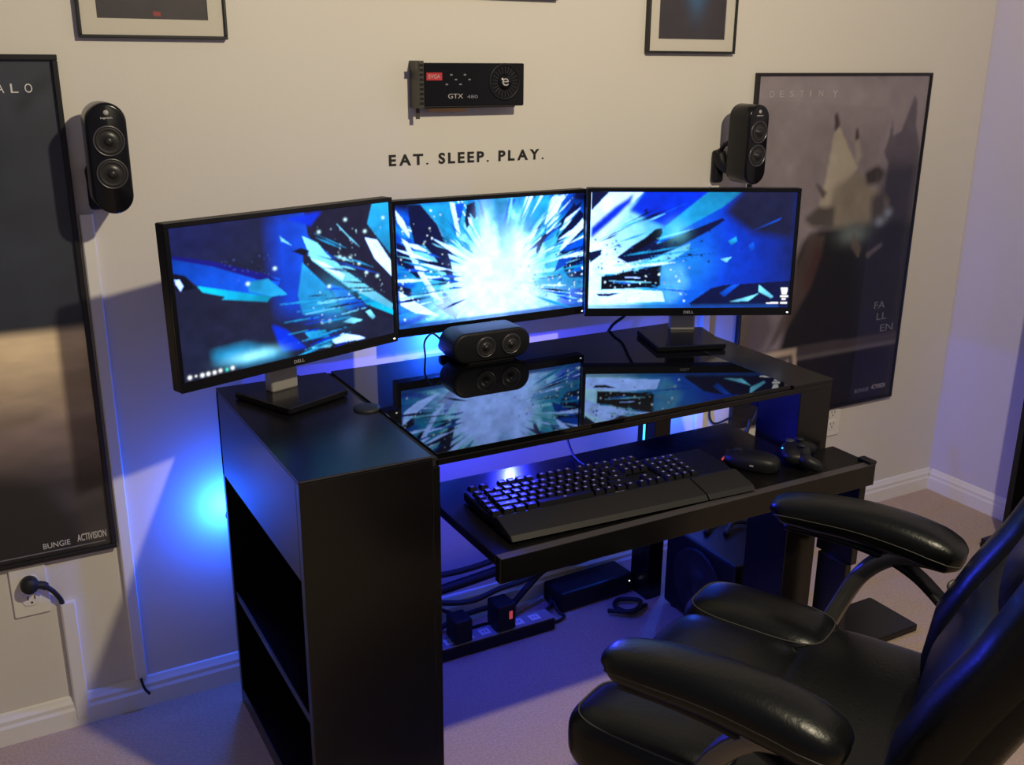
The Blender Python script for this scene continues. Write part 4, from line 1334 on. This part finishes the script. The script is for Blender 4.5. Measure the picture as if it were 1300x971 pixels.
# dark shelf unit standing against the side wall
su = thing('shelf_unit', 'tall black shelf unit standing against the side wall', 'shelf', (2.515, -0.72, 0))
SU = lambda n, *bb: child_box(n, su, M['laminate'], *bb)
SU('side_panel', -0.075, 0.080, 0.300, 0.320, 0.03, 1.25)
SU('side_panel', -0.075, 0.080, -0.320, -0.300, 0.03, 1.25)
SU('back_panel', 0.072, 0.082, -0.300, 0.300, 0.03, 1.25)
for z in (0.03, 0.42, 0.82, 1.23):
    SU('shelf', -0.075, 0.072, -0.300, 0.300, z, z + 0.02)
SU('plinth', -0.150, 0.075, 0.250, 0.330, 0.001, 0.030)
SU('plinth', -0.150, 0.075, -0.330, -0.250, 0.001, 0.030)

# ------------------------------------------------------------------ office chair
ch = thing('office_chair', 'black leather office chair with padded arms drawn up to the tray', 'chair', (0.80, -1.16, 0), 0.4445)
X, Y, Z = Vector((1, 0, 0)), Vector((0, 1, 0)), Vector((0, 0, 1))
obj('seat_pan', box(bm_new(), -0.235, 0.235, -0.235, 0.215, 0.375, 0.415, bev=0.015), M['matte_black'], ch)


def sag(c):
    return (c.x, c.y, c.z - 0.020 * math.exp(-(c.x / 0.14) ** 2) * (1 if c.z > 0.44 else 0))


sr = obj('seat_cushion', cushion(bm_new(), (0, -0.105, 0.442), (0.252, 0.160, 0.046), 0.45, 0.40, 60, 24), M['leather'], ch, True)
sf = obj('front_bolster', cushion(bm_new(), (0, 0.130, 0.440), (0.140, 0.122, 0.062), 0.60, 0.42, 52, 24), M['leather'], ch, True)
for s in (-1, 1):
    sb = obj('side_bolster', cushion(bm_new(), (s * 0.192, 0.125, 0.440), (0.075, 0.135, 0.060), 0.60, 0.55, 44, 22), M['leather'], ch, True)
    pts = []
    sg = lambda q, e: math.copysign(abs(q) ** e, q)
    va = 0.62
    for k in range(33):
        a = 2 * math.pi * k / 32
        pts.append((s * 0.192 + 0.0755 * math.cos(va) ** 0.6 * sg(math.cos(a), 0.55), 0.125 + 0.1357 * math.cos(va) ** 0.6 * sg(math.sin(a), 0.55), 0.440 + 0.0608 * math.sin(va) ** 0.6))
    obj('stitching', tube(bm_new(), pts, 0.0014, 5, 2), M['seam'], sb, True)
obj('seat_skirt', cushion(bm_new(), (0, 0.015, 0.398), (0.258, 0.255, 0.034), 0.4, 0.35, 56, 14), M['leather'], ch, True)


def arm(s):
    xa = s * 0.296
    path = [(0.153, 0.630), (0.150, 0.634), (0.135, 0.641), (0.08, 0.648), (0.0, 0.652), (-0.07, 0.648), (-0.12, 0.640), (-0.148, 0.633), (-0.163, 0.628), (-0.167, 0.627)]
    wd = [0.012, 0.024, 0.036, 0.043, 0.046, 0.048, 0.047, 0.040, 0.024, 0.008]
    ht = [0.010, 0.018, 0.025, 0.030, 0.032, 0.033, 0.032, 0.027, 0.017, 0.006]
    secs = []
    P_ = spline([Vector((xa, y, z)) for y, z in path], 4)
    n = len(P_)
    for i, p in enumerate(P_):
        q = i / (n - 1) * (len(wd) - 1)
        k = min(int(q), len(wd) - 2)
        f = q - k
        d = (P_[min(i + 1, n - 1)] - P_[max(i - 1, 0)]).normalized()
        secs.append((p, X, X.cross(d) * -1, wd[k] * (1 - f) + wd[k + 1] * f, ht[k] * (1 - f) + ht[k + 1] * f, 0.75))
    pad = obj('arm_pad', loft(bm_new(), secs, 30), M['leather'], ch, True)
    for sx in (-1, 1):
        sp = []
        for i, p in enumerate(P_):
            q = i / (n - 1) * (len(wd) - 1)
            k = min(int(q), len(wd) - 2)
            f = q - k
            w_ = wd[k] * (1 - f) + wd[k + 1] * f
            sp.append((p.x + sx * w_ * 0.985, p.y, p.z - 0.002))
        obj('stitching', tube(bm_new(), sp[3:-3], 0.0014, 5, 1), M['seam'], pad, True)
    # under-rail and bowed metal support running from the seat up to the pad and back to the backrest
    fr = obj('arm_frame', tube(bm_new(), [(xa, 0.132, 0.611), (xa, 0.05, 0.613), (xa, -0.03, 0.606), (xa, -0.09, 0.585), (xa, -0.135, 0.552), (s * 0.285, -0.165, 0.530), (s * 0.262, -0.195, 0.515)], 0.01, 12, 6, (0.019, 0.007, X)), M['matte_black'], ch, True)
    obj('arm_support', tube(bm_new(), [(s * 0.250, 0.052, 0.400), (s * 0.282, 0.042, 0.430), (xa, 0.022, 0.490), (xa, -0.010, 0.560), (xa, -0.058, 0.606), (xa, -0.118, 0.620)], 0.01, 14, 6, (0.020, 0.015, X)), M['steel'], ch, True, 'curved grey metal arm support')
    obj('arm_bolt', lathe(bm_new(), [(0.014, 0), (0.014, 0.006), (0.008, 0.010), (0, 0.010)], (s * 0.300, -0.158, 0.575), (s, 0, 0), 18), M['bright_steel'], ch, True, 'shiny metal bolt cap')


arm(1)
arm(-1)

# backrest: padded shell with two raised wings and a lumbar pad
prof = [(0.420, -0.232, 0.205, 0.046), (0.450, -0.232, 0.222, 0.060), (0.52, -0.230, 0.232, 0.066), (0.60, -0.242, 0.238, 0.070), (0.68, -0.276, 0.242, 0.070),
        (0.76, -0.316, 0.244, 0.068), (0.86, -0.356, 0.244, 0.066), (0.98, -0.394, 0.236, 0.062), (1.08, -0.424, 0.212, 0.056), (1.13, -0.438, 0.160, 0.044), (1.145, -0.442, 0.10, 0.03)]
secs = [((0, y - 0.006, z), X, Y, hw, hh * 0.70, 0.55) for z, y, hw, hh in prof]
obj('back_shell', loft(bm_new(), secs, 40), M['leather'], ch, True)
for s in (-1, 1):
    ws = [((s * (hw - 0.055), y + 0.022, z), X, Y, 0.058 * min(1, hw / 0.2), hh * 0.68, 0.8) for z, y, hw, hh in prof]
    wg = obj('back_wing', loft(bm_new(), ws, 26), M['leather'], ch, True)
    obj('piping', tube(bm_new(), [(s * (hw - 0.006), y + 0.018, z) for z, y, hw, hh in prof[1:-1]], 0.004, 6, 4), M['leather'], wg, True)
obj('lumbar_pad', loft(bm_new(), [((0, y + 0.010, z), X, Y, 0.150, hh * 0.70, 0.7) for z, y, hw, hh in prof[0:6]], 30), M['leather'], ch, True)
obj('upper_pad', loft(bm_new(), [((0, y + 0.010, z), X, Y, 0.150 if hw > 0.16 else 0.08, hh * 0.70, 0.7) for z, y, hw, hh in prof[5:10]], 30), M['leather'], ch, True)

BT = Matrix.Translation((0, -0.27, 0)) @ Matrix.Rotation(0.10, 4, 'Z') @ Matrix.Translation((0, 0.27, 0))
for o in ch.children:
    if o.name.split('.')[0] in ('back_shell', 'back_wing', 'lumbar_pad', 'upper_pad'):
        o.matrix_basis = BT

# mechanism, gas lift and five-star base on castors
obj('tilt_mechanism', box(bm_new(), -0.09, 0.09, -0.13, 0.10, 0.335, 0.378, bev=0.008), M['matte_black'], ch)
obj('gas_lift', lathe(bm_new(), [(0.028, 0.075), (0.028, 0.20), (0.020, 0.205), (0.020, 0.337)], (0, 0, 0), (0, 0, 1), 24), M['matte_black'], ch, True)
obj('base_hub', lathe(bm_new(), [(0, 0.060), (0.045, 0.060), (0.05, 0.09), (0.04, 0.115), (0, 0.115)], (0, 0, 0), (0, 0, 1), 24), M['matte_black'], ch, True)
for k in range(5):
    a = math.radians(72 * k + 90)
    d = Vector((math.cos(a), math.sin(a), 0))
    sd = Vector((-d.y, d.x, 0))
    lg = obj('base_leg', loft(bm_new(), [(d * 0.035 + Z * 0.09, sd, Z, 0.026, 0.020, 0.6), (d * 0.15 + Z * 0.085, sd, Z, 0.022, 0.016, 0.6), (d * 0.275 + Z * 0.072, sd, Z, 0.016, 0.011, 0.6)], 16), M['matte_black'], ch, True)
    cst = bm_new()
    for e in (-0.014, 0.014):
        lathe(cst, [(0.0, -0.008), (0.024, -0.008), (0.026, -0.004), (0.026, 0.004), (0.024, 0.008), (0, 0.008)], d * 0.275 + sd * e + Z * 0.0265, sd, 18)
    lathe(cst, [(0.008, 0.02), (0.008, 0.066), (0, 0.066)], d * 0.275, (0, 0, 1), 10)
    obj('castor', cst, M['rubber'], lg, True)
